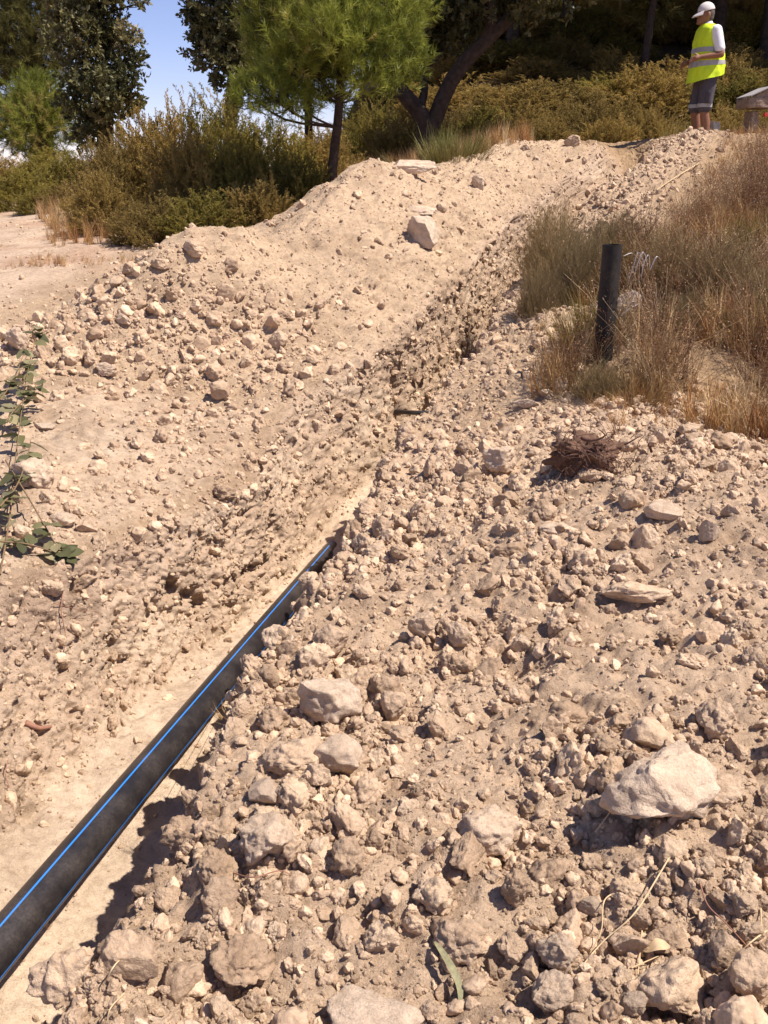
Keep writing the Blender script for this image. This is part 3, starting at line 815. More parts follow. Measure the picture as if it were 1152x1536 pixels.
V, F = tube(C, PIPE_R, 40)
child_mesh('pipe_wall', V, F, M_PIPE, pipe)
T, A, B = frames(C)
def stripe(ang, half):
    th = np.linspace(ang - half, ang + half, 6)
    V = C[:, None] + (PIPE_R + .0007) * (np.cos(th)[None, :, None] * A[:, None] + np.sin(th)[None, :, None] * B[:, None])
    V = V.reshape(-1, 3)
    i = np.arange(len(C) - 1)[:, None] * 6; j = np.arange(5)[None, :]
    F = np.stack([i + j, i + j + 1, i + 7 + j, i + 6 + j], -1).reshape(-1, 4)
    child_mesh('blue_stripe', V, F, M_BLUE, pipe)
for ang in (R(86), R(-10), R(176), R(266)):
    stripe(ang, .05)
tag(pipe, 'long black plastic water pipe with blue stripes lying in the trench', 'pipe')

# short pipe stub sticking out further up the trench
p = at(619, 619, 7.3)
stub = empty('pipe_stub', p)
cs = spline([p + Vector((.14, -.02, .005)), p, p + Vector((-.14, .12, -.02))], 12)
V, F = tube(cs, .018, 14); child_mesh('pipe_wall', V, F, M_PIPE, stub)
T_, A_, B_ = frames(cs)
th = np.linspace(0, 2 * np.pi, 15)[:-1]
rim = np.concatenate([cs[0] + r_ * (np.cos(th)[:, None] * A_[0] + np.sin(th)[:, None] * B_[0]) for r_ in (.0185, .013)])
F = np.array([[j, (j + 1) % 14, 14 + (j + 1) % 14, 14 + j] for j in range(14)])
child_mesh('rim', rim, F, M_PIPE, stub)
tag(stub, 'short thin dark pipe end poking from the trench wall further up', 'pipe')

# upright pipe post
foot = at(905, 520, 6.2); foot.z = min(foot.z, ground_z(foot.x, foot.y)) - .12
top = at(919, 367, 6.2)
post = empty('pipe_post', foot)
cs = spline([foot, top], 12)
V, F = tube(cs, .0625, 36); child_mesh('post_wall', V, F, M_POST, post)
ax = (top - foot).normalized()
ci = spline([top - ax * .5, top], 4)
V, F = tube(ci, .053, 36); F = F[:, ::-1]; child_mesh('inner_wall', V, F, M_POST, post)
T_, A_, B_ = frames(ci)
th = np.arange(36) / 36 * 2 * np.pi
rim = np.concatenate([np.array(top) + r_ * (np.cos(th)[:, None] * A_[-1] + np.sin(th)[:, None] * B_[-1]) + np.array(ax) * .0005 for r_ in (.0625, .053)])
F = np.array([[j, (j + 1) % 36, 36 + (j + 1) % 36, 36 + j] for j in range(36)])
child_mesh('rim', rim, F, M_POST, post)
tag(post, 'black plastic pipe post standing upright in the dry grass', 'post')
# ------------------------------------------------------------------ plants: small base pieces
def align(D, roll=None):
    D = D / (np.linalg.norm(D, axis=1)[:, None] + 1e-9)
    n = len(D)
    r = rng.normal(size=(n, 3))
    A = np.cross(D, r); A /= np.linalg.norm(A, axis=1)[:, None] + 1e-9
    B = np.cross(D, A)
    return np.stack([A, B, D], -1)

def unit(v): return v / (np.linalg.norm(v, axis=-1, keepdims=True) + 1e-9)

def sprig_base(seed, nleaf, ll, lw, ang, droop=.0, stem=.006, z0=.15, tri=False, curl=.3):
    """a shoot of unit length along +Z carrying small leaves"""
    r = np.random.default_rng(seed)
    bend = r.normal(size=2) * .16
    def axis(t): return np.stack([bend[0] * t * t, bend[1] * t * t, t], -1)
    t = z0 + (1 - z0) * (np.arange(nleaf) + r.random(nleaf)) / nleaf
    b = axis(t)
    phi = r.random(nleaf) * 6.283
    a = ang * r.uniform(.7, 1.3, nleaf)
    d = np.stack([np.cos(phi) * np.sin(a), np.sin(phi) * np.sin(a), np.cos(a) - droop], -1)
    d = unit(d)
    s = unit(np.cross(d, r.normal(size=(nleaf, 3))))
    L = ll * r.uniform(.6, 1.25, nleaf)[:, None]; W = lw * r.uniform(.7, 1.3, nleaf)[:, None]
    V, F = [], []
    if tri:
        Vx = np.stack([b - s * W * .5, b + s * W * .5, b + d * L], 1).reshape(-1, 3)
        Fx = np.arange(nleaf * 3).reshape(-1, 3)
    else:
        k = unit(np.cross(d, s))
        Vx = np.stack([b, b + d * L * .5 - s * W * .5 + k * L * .08, b + d * L + k * L * curl * r.normal(size=(nleaf, 1)) * .4, b + d * L * .5 + s * W * .5 + k * L * .08], 1).reshape(-1, 3)
        i = np.arange(nleaf)[:, None] * 4
        Fx = np.concatenate([i + np.array([[0, 1, 2]]), i + np.array([[0, 2, 3]])])
    if stem:
        tt = np.linspace(0, 1, 4); c = axis(tt)
        V1, F1 = tube(c, stem * (1 - .7 * tt), 3)
        F1 = np.concatenate([F1[:, [0, 1, 2]], F1[:, [0, 2, 3]]])
        return np.concatenate([Vx, V1]), np.concatenate([Fx, F1 + len(Vx)])
    return Vx, Fx

def blade_tuft(seed, n, h, w, lean, spread, curve=.5):
    r = np.random.default_rng(seed)
    b = np.concatenate([r.normal(size=(n, 2)) * spread, np.zeros((n, 1))], 1)
    phi = r.random(n) * 6.283
    o = np.stack([np.cos(phi), np.sin(phi), np.zeros(n)], -1)
    H = h * r.uniform(.45, 1.1, n)[:, None]
    le = (lean * r.uniform(.1, 1.2, n))[:, None]
    up = np.array([0, 0, 1.0])
    m = b + H * .55 * (up * np.cos(le * .6) + o * np.sin(le * .6))
    l2 = le * (1 + curve * r.uniform(0, 2, n)[:, None])
    t = m + H * .45 * (up * np.cos(l2) + o * np.sin(l2))
    s = unit(np.cross(o, up) + .3 * r.normal(size=(n, 3)))
    W = (w * r.uniform(.6, 1.3, n))[:, None]
    V = np.stack([b - s * W * .5, b + s * W * .5, m + s * W * .35, m - s * W * .35, t], 1).reshape(-1, 3)
    i = np.arange(n)[:, None] * 5
    F = np.concatenate([i + np.array([[0, 1, 2]]), i + np.array([[0, 2, 3]]), i + np.array([[3, 2, 4]])])
    return V, F

def stemmy(seed, n, h, seeds=10):
    """dry weed: thin branching stems with small seed heads"""
    r = np.random.default_rng(seed)
    parts = []
    for k in range(n):
        p = r.normal(size=3) * np.array([.05, .05, 0]); d = np.array([r.normal() * .25, r.normal() * .25, 1.0])
        L = h * r.uniform(.6, 1.1)
        c = spline([p, p + d * L * .5, p + d * L + np.array([r.normal() * .12, r.normal() * .12, -.05]) * L], 4)
        V, F = tube(c, .0022, 3); parts.append((V, np.concatenate([F[:, [0, 1, 2]], F[:, [0, 2, 3]]])))
        ns = seeds
        t = r.integers(1, 4, ns); b = c[t] + r.normal(size=(ns, 3)) * .035 * np.array([1, 1, .7])
        s1 = unit(r.normal(size=(ns, 3))) * r.uniform(.008, .018, (ns, 1)); s2 = unit(r.normal(size=(ns, 3))) * .007
        Vx = np.stack([b - s1, b + s2, b + s1, b - s2], 1).reshape(-1, 3); i = np.arange(ns)[:, None] * 4
        parts.append((Vx, np.concatenate([i + np.array([[0, 1, 2]]), i + np.array([[0, 2, 3]])])))
    V, F, _ = join(parts)
    return V, F

# ---- plant materials
M_HEATH = leaf_material('heath_foliage', [(0, (.13, .090, .032)), (.35, (.28, .20, .060)), (.7, (.39, .285, .088)), (1, (.47, .33, .13))], .42)
M_HEATHG = leaf_material('heath_foliage_green', [(0, (.10, .088, .024)), (.4, (.235, .198, .044)), (.75, (.335, .275, .064)), (1, (.43, .33, .11))], .42)
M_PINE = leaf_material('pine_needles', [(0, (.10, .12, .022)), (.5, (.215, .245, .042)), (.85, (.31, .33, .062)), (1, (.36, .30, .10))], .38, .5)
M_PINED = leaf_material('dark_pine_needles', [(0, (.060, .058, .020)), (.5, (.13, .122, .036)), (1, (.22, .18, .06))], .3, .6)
M_OAK = leaf_material('holm_oak_leaves', [(0, (.055, .060, .026)), (.5, (.135, .13, .054)), (.85, (.23, .205, .095)), (1, (.30, .25, .13))], .22, .42)
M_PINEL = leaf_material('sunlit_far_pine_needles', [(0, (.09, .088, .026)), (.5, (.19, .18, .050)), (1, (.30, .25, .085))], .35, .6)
M_FEATH = leaf_material('grey_green_brush', [(0, (.16, .115, .055)), (.4, (.29, .215, .105)), (.75, (.36, .27, .14)), (1, (.50, .37, .21))], .3)
M_STRAW = leaf_material('dry_straw', [(0, (.19, .085, .035)), (.3, (.34, .165, .065)), (.6, (.47, .29, .125)), (.85, (.56, .40, .20)), (1, (.62, .48, .29))], .25, inst=True)
M_STRAWM = leaf_material('dry_straw_tuft', [(0, (.22, .12, .045)), (.35, (.36, .21, .08)), (.7, (.50, .33, .15)), (1, (.60, .43, .24))], .25)
M_RUST = leaf_material('rusty_dry_weeds', [(0, (.11, .05, .028)), (.4, (.22, .11, .06)), (.75, (.38, .24, .13)), (1, (.55, .43, .28))], .2, inst=True)
M_RUSTM = leaf_material('rusty_dry_weed_stems', [(0, (.07, .035, .018)), (.4, (.16, .085, .042)), (.75, (.30, .18, .09)), (1, (.50, .37, .21))], .2)
M_OLIVEG = leaf_material('olive_grass', [(0, (.12, .10, .026)), (.5, (.23, .185, .050)), (1, (.36, .275, .10))], .3, inst=True)
M_OLIVEM = leaf_material('olive_grass_tuft', [(0, (.12, .10, .026)), (.5, (.23, .185, .050)), (1, (.36, .275, .10))], .3)
M_BROOM = leaf_material('broom_green', [(0, (.12, .125, .036)), (.5, (.21, .21, .060)), (.9, (.30, .27, .10)), (1, (.40, .32, .15))], .28)
M_BARK = plain('dark_bark', (.058, .041, .031), .9, .1, .45, 14, bump=.02)
M_TWIG = plain('brown_twig', (.115, .080, .055), .9, .1, .35, 20)
M_GTWIG = plain('grey_twig', (.21, .165, .13), .9, .1, .3, 20)

HEATH_S = [sprig_base(i, 34, .17, .055, .8, stem=.010) for i in range(8)]
FEATH_S = [sprig_base(20 + i, 34, .22, .010, .55, stem=.006, z0=.1, tri=True) for i in range(8)]
PINE_T = [sprig_base(40 + i, 46, .50, .030, .80, stem=.02, z0=.25, tri=True) for i in range(8)]
PINE_F = [sprig_base(60 + i, 26, .55, .060, .85, stem=0, z0=.1, tri=True) for i in range(8)]
OAK_T = [sprig_base(80 + i, 16, .40, .22, 1.0, stem=.012, z0=.1) for i in range(8)]
STRAW_T = [blade_tuft(100 + i, 16, 1.0, .018, .55, .07) for i in range(8)]
FINE_T = [blade_tuft(120 + i, 22, 1.0, .013, .42, .05, .3) for i in range(8)]
WEED_T = [stemmy(140 + i, 7, 1.0, 12) for i in range(8)]

def wood_mesh(curves):
    parts = []
    for c, r0, r1, sides in curves:
        parts.append(tube(c, np.linspace(r0, r1, len(c)), sides))
    V, F, _ = join(parts)
    return V, F

def plant(name, loc, foliage, wood, mats, fname='foliage', wname='stems', scale=1.0, rz=0.0):
    e = empty(name, loc, rz)
    e.scale = (scale,) * 3 if isinstance(scale, (int, float)) else scale
    if wood: obj(wname, wood, e)
    obj(fname, foliage, e)
    return e

def bush_meshes(seed, h, w, ns, bases, slen, leafmat, woodmat, upright=.6, shell=.45, nst=26, lump=.3):
    """foliage and stems of one dome-shaped bush, base at the origin"""
    r = np.random.default_rng(seed)
    d = unit(r.normal(size=(ns, 3))); d[:, 2] = np.abs(d[:, 2])
    rad = (shell + (1 - shell) * r.random(ns) ** .6) * (1 + lump * perlin(d * 2.3 + seed * 5.1) + .5 * lump * perlin(d * 6 + seed))
    pos = d * rad[:, None] * np.array([w * .5, w * .5, h]) * .86
    dr = unit(d * .55 + np.array([0, 0, upright]) + r.normal(size=(ns, 3)) * .30)
    L = slen * r.uniform(.6, 1.3, ns)
    pos = pos - dr * (L * .4)[:, None]; pos[:, 2] = np.maximum(pos[:, 2], 0)
    V, F, Rn = scatter_mesh(bases, r.integers(0, len(bases), ns), pos, align(dr), L, np.clip(.5 + .22 * r.normal(size=ns) + .18 * perlin(pos * 4 / h), 0, 1))
    fo = new_mesh('foliage', V, F, leafmat, False, Rn)
    cur = []
    for k in range(nst):
        q = pos[r.integers(ns)]
        b = np.array([q[0] * .2, q[1] * .2, -.05])
        cur.append((spline([b, (b + q) * .5 + r.normal(size=3) * .05 * h, q], 5), .010 * h + .003, .003, 4))
    V, F = wood_mesh(cur)
    return fo, new_mesh('stems', V, F, woodmat)

HEATHS = [bush_meshes(200 + i, 1.0, 1.25, 1300, HEATH_S, .17, M_HEATHG if i % 2 else M_HEATH, M_TWIG, .4, .6, lump=.5) for i in range(5)]
FEATHS = [bush_meshes(220 + i, 1.0, 1.3, 1100, FEATH_S, .30, M_FEATH, M_GTWIG, .8, .35) for i in range(4)]

def put_bush(protos, px, py_top, y, width_px, name, label, cat='shrub', group=None, minh=.25, x=None, h=None, w=None):
    """a bush whose top shows at that height above the ground at distance y"""
    t = at(px, py_top, y)
    gx = t.x if x is None else x
    gz = ground_z(gx, y)
    hh = max(minh, t.z - gz) if h is None else h
    ww = width_px / px_size((gx, y, gz)) if w is None else w
    fo, st_ = protos[rng.integers(len(protos))]
    e = plant(name, (gx, y, gz - .03), fo, st_, None, scale=(ww / 1.15, ww / 1.15, hh * 1.05), rz=rng.uniform(0, 6.28))
    tag(e, label, cat, group)
    return e

# ---- shrubs on the left, behind the far heap
B = put_bush
GH = 'heath shrubs behind the far heap'
B(HEATHS, 225, 292, 10.6, 130, 'heath_shrub', 'bright olive heath shrub standing at the edge of the dirt road', group=GH)
B(HEATHS, 305, 285, 10.4, 130, 'heath_shrub', 'shaded heath shrub close behind the peak of the far heap', group=GH)
B(HEATHS, 385, 262, 10.6, 130, 'heath_shrub', 'dark heath shrub in the shadow of the pine', group=GH)
B(HEATHS, 448, 225, 11.2, 120, 'heath_shrub', 'dark brown-green heath shrub touching the pine trunk', group=GH)
B(HEATHS, 170, 215, 12.6, 130, 'heath_shrub', 'olive heath shrub left of the tall sunlit one', group=GH)
B(HEATHS, 245, 152, 13.0, 150, 'heath_shrub', 'tall sunlit heath shrub against the gap of sky', group=GH)
B(HEATHS, 330, 142, 12.8, 150, 'heath_shrub', 'tallest heath shrub with feathery tips against the sky', group=GH)
B(HEATHS, 410, 185, 12.6, 150, 'heath_shrub', 'heath shrub under the low left branch of the pine', group=GH)
B(HEATHS, 290, 195, 11.9, 150, 'heath_shrub', 'yellowish heath shrub in the middle of the thicket', group=GH)
B(HEATHS, 360, 212, 11.6, 140, 'heath_shrub', 'brownish heath shrub in the thicket left of the pine trunk', group=GH)
B(HEATHS, 150, 262, 11.6, 110, 'heath_shrub', 'low heath shrub by the left verge of the thicket', group=GH)
B(HEATHS, 470, 190, 13.4, 130, 'heath_shrub', 'heath shrub behind the pine trunk', group=GH)
GL = 'low shrubs along the road'
for px, py, yy_, wd, lb in ((30, 252, 16.0, 120, 'low dull shrub at the far left bend of the dirt road'), (95, 232, 17.0, 130, 'low dull shrub under the trunk of the left oak'),
                            (20, 232, 22.0, 120, 'faint shrub on the left skyline below the far pine'), (75, 225, 22.0, 130, 'faint shrub on the skyline beside the left oak'),
                            (150, 215, 17.5, 110, 'shrub at the foot of the left oak'), (110, 268, 14.2, 90, 'greyish shrub on the bank above the dirt road'), (58, 275, 14.6, 80, 'small shrub on the bank at the road bend'),
                            (195, 195, 16.0, 120, 'shrub right of the left oak trunk')):
    B(HEATHS, px, py, yy_, wd, 'heath_shrub', lb, group=GL)
for k in range(10):
    xx, yy_ = rng.uniform(-22, -8.5), rng.uniform(24, 40)
    B(HEATHS, 0, 0, yy_, 0, 'heath_shrub', 'distant low shrub on the left skyline', group='shrubs on the left skyline', x=xx, h=rng.uniform(.9, 1.5), w=rng.uniform(1.6, 2.8))

# ---- belt of shrubs behind the upper end of the trench
GB = 'low shrubs beyond the head of the trench'
belt = [(600, 168, 15.4, 110, 'sunlit low shrub left of the forked tree'), (560, 150, 16.5, 110, 'low shrub seen between pine trunk and forked tree'), (690, 160, 16.2, 110, 'low shrub right of the forked trunk'),
        (735, 160, 15.8, 110, 'low olive shrub above the rubble crest'), (790, 155, 15.8, 110, 'second low shrub right of the forked tree in the sunlit belt'), (845, 152, 16.0, 110, 'sunlit shrub above the highest rubble'),
        (895, 148, 15.6, 110, 'rounded sunlit shrub in the middle of the belt'), (945, 150, 15.6, 110, 'bright shrub left of the worker'), (985, 160, 15.0, 90, 'shrub just left of the worker\'s legs'),
        (1085, 155, 15.4, 100, 'shrub just right of the worker\'s legs'), (1130, 150, 16.0, 100, 'shrub behind the masonry box'), (920, 172, 14.6, 90, 'small shrub at the end of the trench'), (820, 172, 14.7, 90, 'small shrub at the rubble crest'), (760, 176, 14.6, 90, 'small shrub beside the whitish rock')]
for px, py, yy_, wd, lb in belt:
    B(HEATHS, px, py, yy_, wd, 'heath_shrub', lb, group=GB)
und = [(lambda y_: (rng.uniform(-.05, .44) * y_, y_))(rng.uniform(17.8, 31)) for k in range(95)]
und.sort(key=lambda t: t[1])
ROWS = ['lowest', 'second lowest', 'third lowest', 'fourth lowest', 'fifth lowest', 'sixth lowest', 'seventh lowest', 'eighth lowest']
NTH = 'first second third fourth fifth sixth seventh eighth ninth tenth eleventh twelfth'.split()
for r_i in range(8):
    row = sorted(und[r_i * 12:(r_i + 1) * 12], key=lambda t: t[0] / t[1])
    for k, (xx, yy_) in enumerate(row):
        B(HEATHS, 0, 0, yy_, 0, 'heath_shrub', '%s shrub from the left in the %s row of undergrowth on the shaded hillside' % (NTH[k], ROWS[r_i]), group='undergrowth shrubs on the hillside', x=xx, h=rng.uniform(.45, .85), w=rng.uniform(1.3, 2.4))

# ---- brush on the right
GF = 'grey-green brush right of the trench'
for px, py, yy_, wd, lb in ((835, 300, 8.6, 110, 'grey-green feathery bush hanging over the trench lip'), (880, 335, 7.7, 110, 'feathery bush directly behind the black post'),
                            (1000, 345, 7.5, 120, 'feathery bush right of the black post'), (1085, 355, 7.2, 130, 'wide grey-green bush on the right slope'), (1150, 385, 6.9, 110, 'grey-green bush at the right edge of the slope'),
                            (930, 315, 8.8, 110, 'feathery bush uphill of the black post'), (1030, 430, 6.7, 90, 'low feathery bush below the wide grey-green one'), (1110, 470, 6.4, 80, 'low bush with dry tips near the right edge'),
                            (900, 590, 5.75, 75, 'small grey-green tuft bush at the crest of the near heap'), (812, 390, 7.5, 70, 'small feathery bush on the lip left of the black post')):
    B(FEATHS, px, py, yy_, wd, 'feathery_bush', lb, 'bush', GF)

# ---- trees
def crown_tree(name, label, base, trunk, lobes, tufts, tlen, leafmat, n_per, r0, wname='trunk', group=None, cat='tree', up=.45, sides=10, extra=(), twig=True, seed=1, droop=0):
    """trunk: world points; lobes: (centre, radius or (rx,ry,rz)); foliage gathers on shoots round each lobe"""
    r = np.random.default_rng(seed)
    base = np.array(base, float)
    e = empty(name, tuple(base))
    tr = spline(trunk, 14)
    rad = np.linspace(r0, r0 * .42, 14); rad[0] *= 1.35; rad[1] *= 1.1
    cur = [(tr, None, None, sides)]
    parts = [tube(tr, rad, sides)]
    V, F, _ = join(parts)
    t_o = obj(wname, new_mesh(wname, V - base, F, M_BARK), e)
    limbs, pos, dr, ln, cl = [], [], [], [], []
    for c, rr, f in extra:
        cc = spline(c, 14); limbs.append((cc, rr, rr * f, 8))
        V, F = tube(cc, np.linspace(rr, rr * f, 14), 10)
        obj('limb', new_mesh('limb', V - base, F, M_BARK), e)
    allp = np.vstack([tr[4:]] + [x[0][3:] for x in limbs])
    for li, (c, rr) in enumerate(lobes):
        c = np.array(c, float); rr = np.array(rr if isinstance(rr, (tuple, list)) else (rr,) * 3)
        s = allp[np.argmin(((allp - c) ** 2).sum(1) + 1.2 * np.maximum(0, allp[:, 2] - c[2] + .15))]
        L = np.linalg.norm(c - s)
        if L > .08:
            limbs.append((spline([s, (s + c) / 2 + r.normal(size=3) * .1 * L + np.array([0, 0, -.06 * L]), c], 7), max(.012, r0 * .22 * min(1.6, L)), .012, 6))
        n = int(n_per * (rr.mean() / .5) ** 1.6)
        d = unit(r.normal(size=(n, 3)))
        q = c + d * rr * (r.random(n) ** .45)[:, None] * (1 + .25 * perlin(d * 2 + li * 7.7))[:, None]
        pos.append(q)
        dr.append(unit(d * .7 + np.array([0, 0, up]) + r.normal(size=(n, 3)) * .35))
        cl.append(np.full(n, np.clip(.5 + .16 * r.normal(), 0.15, .85)))
        if twig:
            for k in range(max(4, n // 9)):
                j = r.integers(n)
                limbs.append((spline([c + (s - c) * .25, (c + q[j]) / 2 + r.normal(size=3) * .06, q[j]], 4), .009, .003, 3))
    pos, dr, cl = np.vstack(pos), np.vstack(dr), np.concatenate(cl)
    n = len(pos); L = tlen * r.uniform(.65, 1.3, n)
    V, F = wood_mesh(limbs[len(extra):])
    tag(obj('branches', new_mesh('branches', V - base, F, M_BARK), e), kind='stuff')
    V, F, Rn = scatter_mesh(tufts, r.integers(0, len(tufts), n), pos - dr * (L * .4)[:, None] - base, align(dr), L, np.clip(cl + .17 * r.normal(size=n), 0, 1))
    obj('crown', new_mesh('crown', V, F, leafmat, False, Rn), e)
    tag(e, label, cat, group)
    return e

def lob(items, y0):
    """lobes given as photograph column, row, distance and radius in metres"""
    return [(tuple(at(a, b, y0 + dy)), r_) for a, b, dy, r_ in items]

# young pine in the middle
yp = 11.2
b = at(497, 280, yp); b.z = ground_z(b.x, yp)
trunk = [b - Vector((0, 0, .1)), at(499, 250, yp), at(507, 180, yp), at(512, 100, yp), at(516, 20, yp), at(520, -120, yp), at(520, -330, yp)]
lobes = lob([(372, 140, -.5, .24), (410, 150, -.6, .27), (455, 165, -.5, .22), (392, 112, -.2, .25), (430, 100, -.4, .36), (400, 50, .1, .34), (450, 40, -.4, .40), (390, 5, 0, .34), (500, 60, -.7, .40), (545, 55, -.5, .38),
             (590, 60, -.2, .34), (618, 85, 0, .24), (575, 100, -.4, .30), (540, 120, -.5, .26), (600, 30, .1, .36), (610, 115, .1, .17), (470, 110, -.1, .36), (500, 140, .3, .28), (450, 0, 0, .42), (510, 0, -.5, .42), (570, -5, -.3, .42), (625, 15, .3, .24), (540, 20, .5, .40), (480, 60, .6, .4),
             (470, -70, -.2, .5), (540, -80, 0, .5), (410, -50, .1, .36), (590, -70, .3, .4), (500, -160, 0, .52), (450, -150, .3, .42), (570, -160, .2, .42), (515, -250, 0, .46), (515, -330, 0, .3)], yp)
lobes = [(c, r_ * .86) for c, r_ in lobes]
crown_tree('pine_tree', 'young bright green pine tree growing behind the tall far heap', b, trunk, lobes, PINE_T, .19, M_PINE, 185, .062, seed=5, up=.75)

# forked dark tree
yf = 14.0
b = at(642, 222, yf); b.z = ground_z(b.x, yf)
trunk = [b - Vector((0, 0, .1)), at(640, 215, yf), at(640, 196, yf), at(636, 180, yf), at(622, 160, yf), at(605, 140, yf), at(590, 118, yf + .2), at(570, 90, yf + .5), at(560, 40, yf + .8), at(560, -40, yf + 1)]
ext = [([at(641, 200, yf), at(652, 180, yf), at(672, 130, yf), at(700, 90, yf), at(735, 55, yf), at(765, 25, yf), at(800, -25, yf), at(830, -90, yf)], .125, .55),
       ([at(731, 62, yf), at(737, 25, yf), at(733, -20, yf), at(728, -90, yf)], .10, .5),
       ([at(628, 165, yf), at(635, 145, yf + .1), at(637, 128, yf + .2), at(630, 112, yf + .3)], .07, .5)]
lobes = lob([(560, -30, .5, .8), (610, 5, .8, .6), (660, 10, .6, .55), (700, 0, .3, .6), (700, -50, 0, .8), (750, -60, 0, .8), (820, -80, 0, .9), (880, -110, .3, .8), (640, -70, .6, .9), (780, -120, .5, .9), (680, 45, .9, .35), (625, 55, .9, .4), (720, -130, .3, 1.0), (860, -170, .5, 1.0), (640, 30, 1.2, .4)], yf)
crown_tree('forked_tree', 'dark leaning tree with forked bare trunk above the trench', b, trunk, lobes, OAK_T, .22, M_OAK, 85, .15, seed=6, extra=ext, sides=12)

# left oak, far left pine, round tree below it, middle oak
yo = 20.0
b = at(150, 215, yo); b.z = ground_z(b.x, yo)
trunk = [b - Vector((0, 0, .2)), at(158, 185, yo), at(160, 150, yo), at(152, 105, yo), at(150, 60, yo), at(140, 10, yo), at(135, -60, yo)]
lobes = lob([(105, 30, 0, .7), (140, 20, 0, .6), (165, 35, .2, .45), (120, 70, -.3, .7), (165, 75, .2, .5), (185, 60, 0, .35), (190, 90, 0, .35), (150, 110, 0, .5), (120, 110, 0, .5), (185, 120, -.2, .45), (150, 140, -.5, .6), (185, 150, .1, .4), (120, 150, -.3, .5), (165, 170, -.4, .55), (130, 180, -.2, .5), (200, 155, .2, .25), (135, 205, -.5, .3), (110, -10, 0, .7), (150, -30, 0, .7), (180, -10, 0, .3), (90, -50, 0, .7), (130, -90, 0, .8), (160, -140, 0, .7), (210, 5, .3, .14)], yo)
lobes = [(c, r_ * .8) for c, r_ in lobes]
crown_tree('holm_oak', 'dull green oak with open crown against the sky on the left', b, trunk, lobes, OAK_T, .24, M_OAK, 85, .17, seed=7)
yl = 27.0
b = at(70, 230, yl); b.z = ground_z(b.x, yl)
trunk = [b - Vector((0, 0, .2)), at(66, 190, yl), at(62, 120, yl), at(50, 70, yl), at(35, 10, yl), at(25, -60, yl)]
lobes = lob([(20, 45, 0, 1.0), (60, 50, -.4, 1.0), (30, 75, -.5, 1.0), (75, 70, 0, .8), (5, 80, 0, .9), (50, 90, 0, .8), (85, 95, .3, .6), (-20, 60, 0, 1.2), (-10, 110, .5, 1.0), (30, 110, .6, .7), (10, 5, 0, 1.0), (60, 0, .5, 1.0), (100, -10, .5, .9), (-30, 0, 0, 1.2), (20, -60, 0, 1.5), (70, -60, 0, 1.3), (10, 150, .5, .6), (-20, 170, .5, .8)], yl)
crown_tree('pine_tree', 'big far pine with dead twigs under its crown at the left edge', b, trunk, lobes, PINE_T, .34, M_PINEL, 48, .22, seed=8, up=.4)
yb = 24.0
b = at(52, 225, yb); b.z = ground_z(b.x, yb)
lobes = lob([(50, 150, 0, .7), (75, 160, 0, .6), (30, 170, 0, .6), (55, 180, -.4, .8), (85, 185, .2, .6), (20, 195, 0, .5), (45, 205, 0, .7), (75, 205, 0, .6), (15, 205, .3, .4), (95, 160, .5, .4), (60, 135, .3, .4)], yb)
crown_tree('bushy_tree', 'rounded green tree standing under the big far pine', b, [b, at(52, 205, yb), at(54, 180, yb), at(55, 150, yb)], lobes, PINE_T, .28, M_PINE, 80, .10, seed=9)
ym = 16.5
b = at(345, 235, ym); b.z = ground_z(b.x, ym)
trunk = [b - Vector((0, 0, .2)), at(345, 190, ym), at(348, 140, ym), at(352, 80, ym), at(350, 20, ym), at(345, -50, ym)]
lobes = lob([(300, 15, 0, .38), (330, 20, 0, .5), (365, 25, 0, .5), (300, 45, .2, .2), (320, 60, 0, .38), (350, 60, -.2, .45), (300, 75, 0, .24), (330, 95, -.2, .32), (310, 85, .2, .25), (355, 100, 0, .4), (345, 125, 0, .28), (375, 70, .3, .4), (310, -20, 0, .5), (350, -30, 0, .6), (390, 0, .3, .5), (330, -80, 0, .7), (370, -80, 0, .7), (285, 20, 0, .18)], ym)
crown_tree('holm_oak', 'dark glossy oak behind the young pine against the sky', b, trunk, lobes, OAK_T, .20, M_OAK, 85, .13, seed=10)

# trees on the shaded hillside: three kinds, copied
def forest_proto(seed, h, lean):
    r = np.random.default_rng(seed)
    trunk = [(0, 0, -.3), (lean * .15, 0, h * .25), (lean * .5, .05, h * .55), (lean, .1, h)]
    lobes = []
    for k in range(22):
        a = r.random() * 6.283; zz = h * r.uniform(.42, 1.05)
        rr = (1.0 - .55 * abs(zz / h - .62) / .5) * r.uniform(.5, 2.3)
        lobes.append(((lean * zz / h + math.cos(a) * rr, math.sin(a) * rr, zz), (r.uniform(.6, 1.0), r.uniform(.6, 1.0), r.uniform(.45, .7))))
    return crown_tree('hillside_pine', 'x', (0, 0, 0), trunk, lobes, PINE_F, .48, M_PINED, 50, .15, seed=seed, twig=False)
protos = [forest_proto(31, 6.5, .4), forest_proto(32, 5.6, -.5), forest_proto(33, 7.2, .2)]
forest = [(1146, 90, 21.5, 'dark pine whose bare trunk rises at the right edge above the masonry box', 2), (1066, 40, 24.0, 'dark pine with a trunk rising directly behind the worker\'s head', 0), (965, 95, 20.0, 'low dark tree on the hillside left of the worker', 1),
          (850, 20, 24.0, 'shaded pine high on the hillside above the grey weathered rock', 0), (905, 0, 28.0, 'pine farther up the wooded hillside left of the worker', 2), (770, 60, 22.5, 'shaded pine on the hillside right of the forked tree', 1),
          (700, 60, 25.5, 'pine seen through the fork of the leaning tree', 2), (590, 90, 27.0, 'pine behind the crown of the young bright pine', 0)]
used = [False] * 3
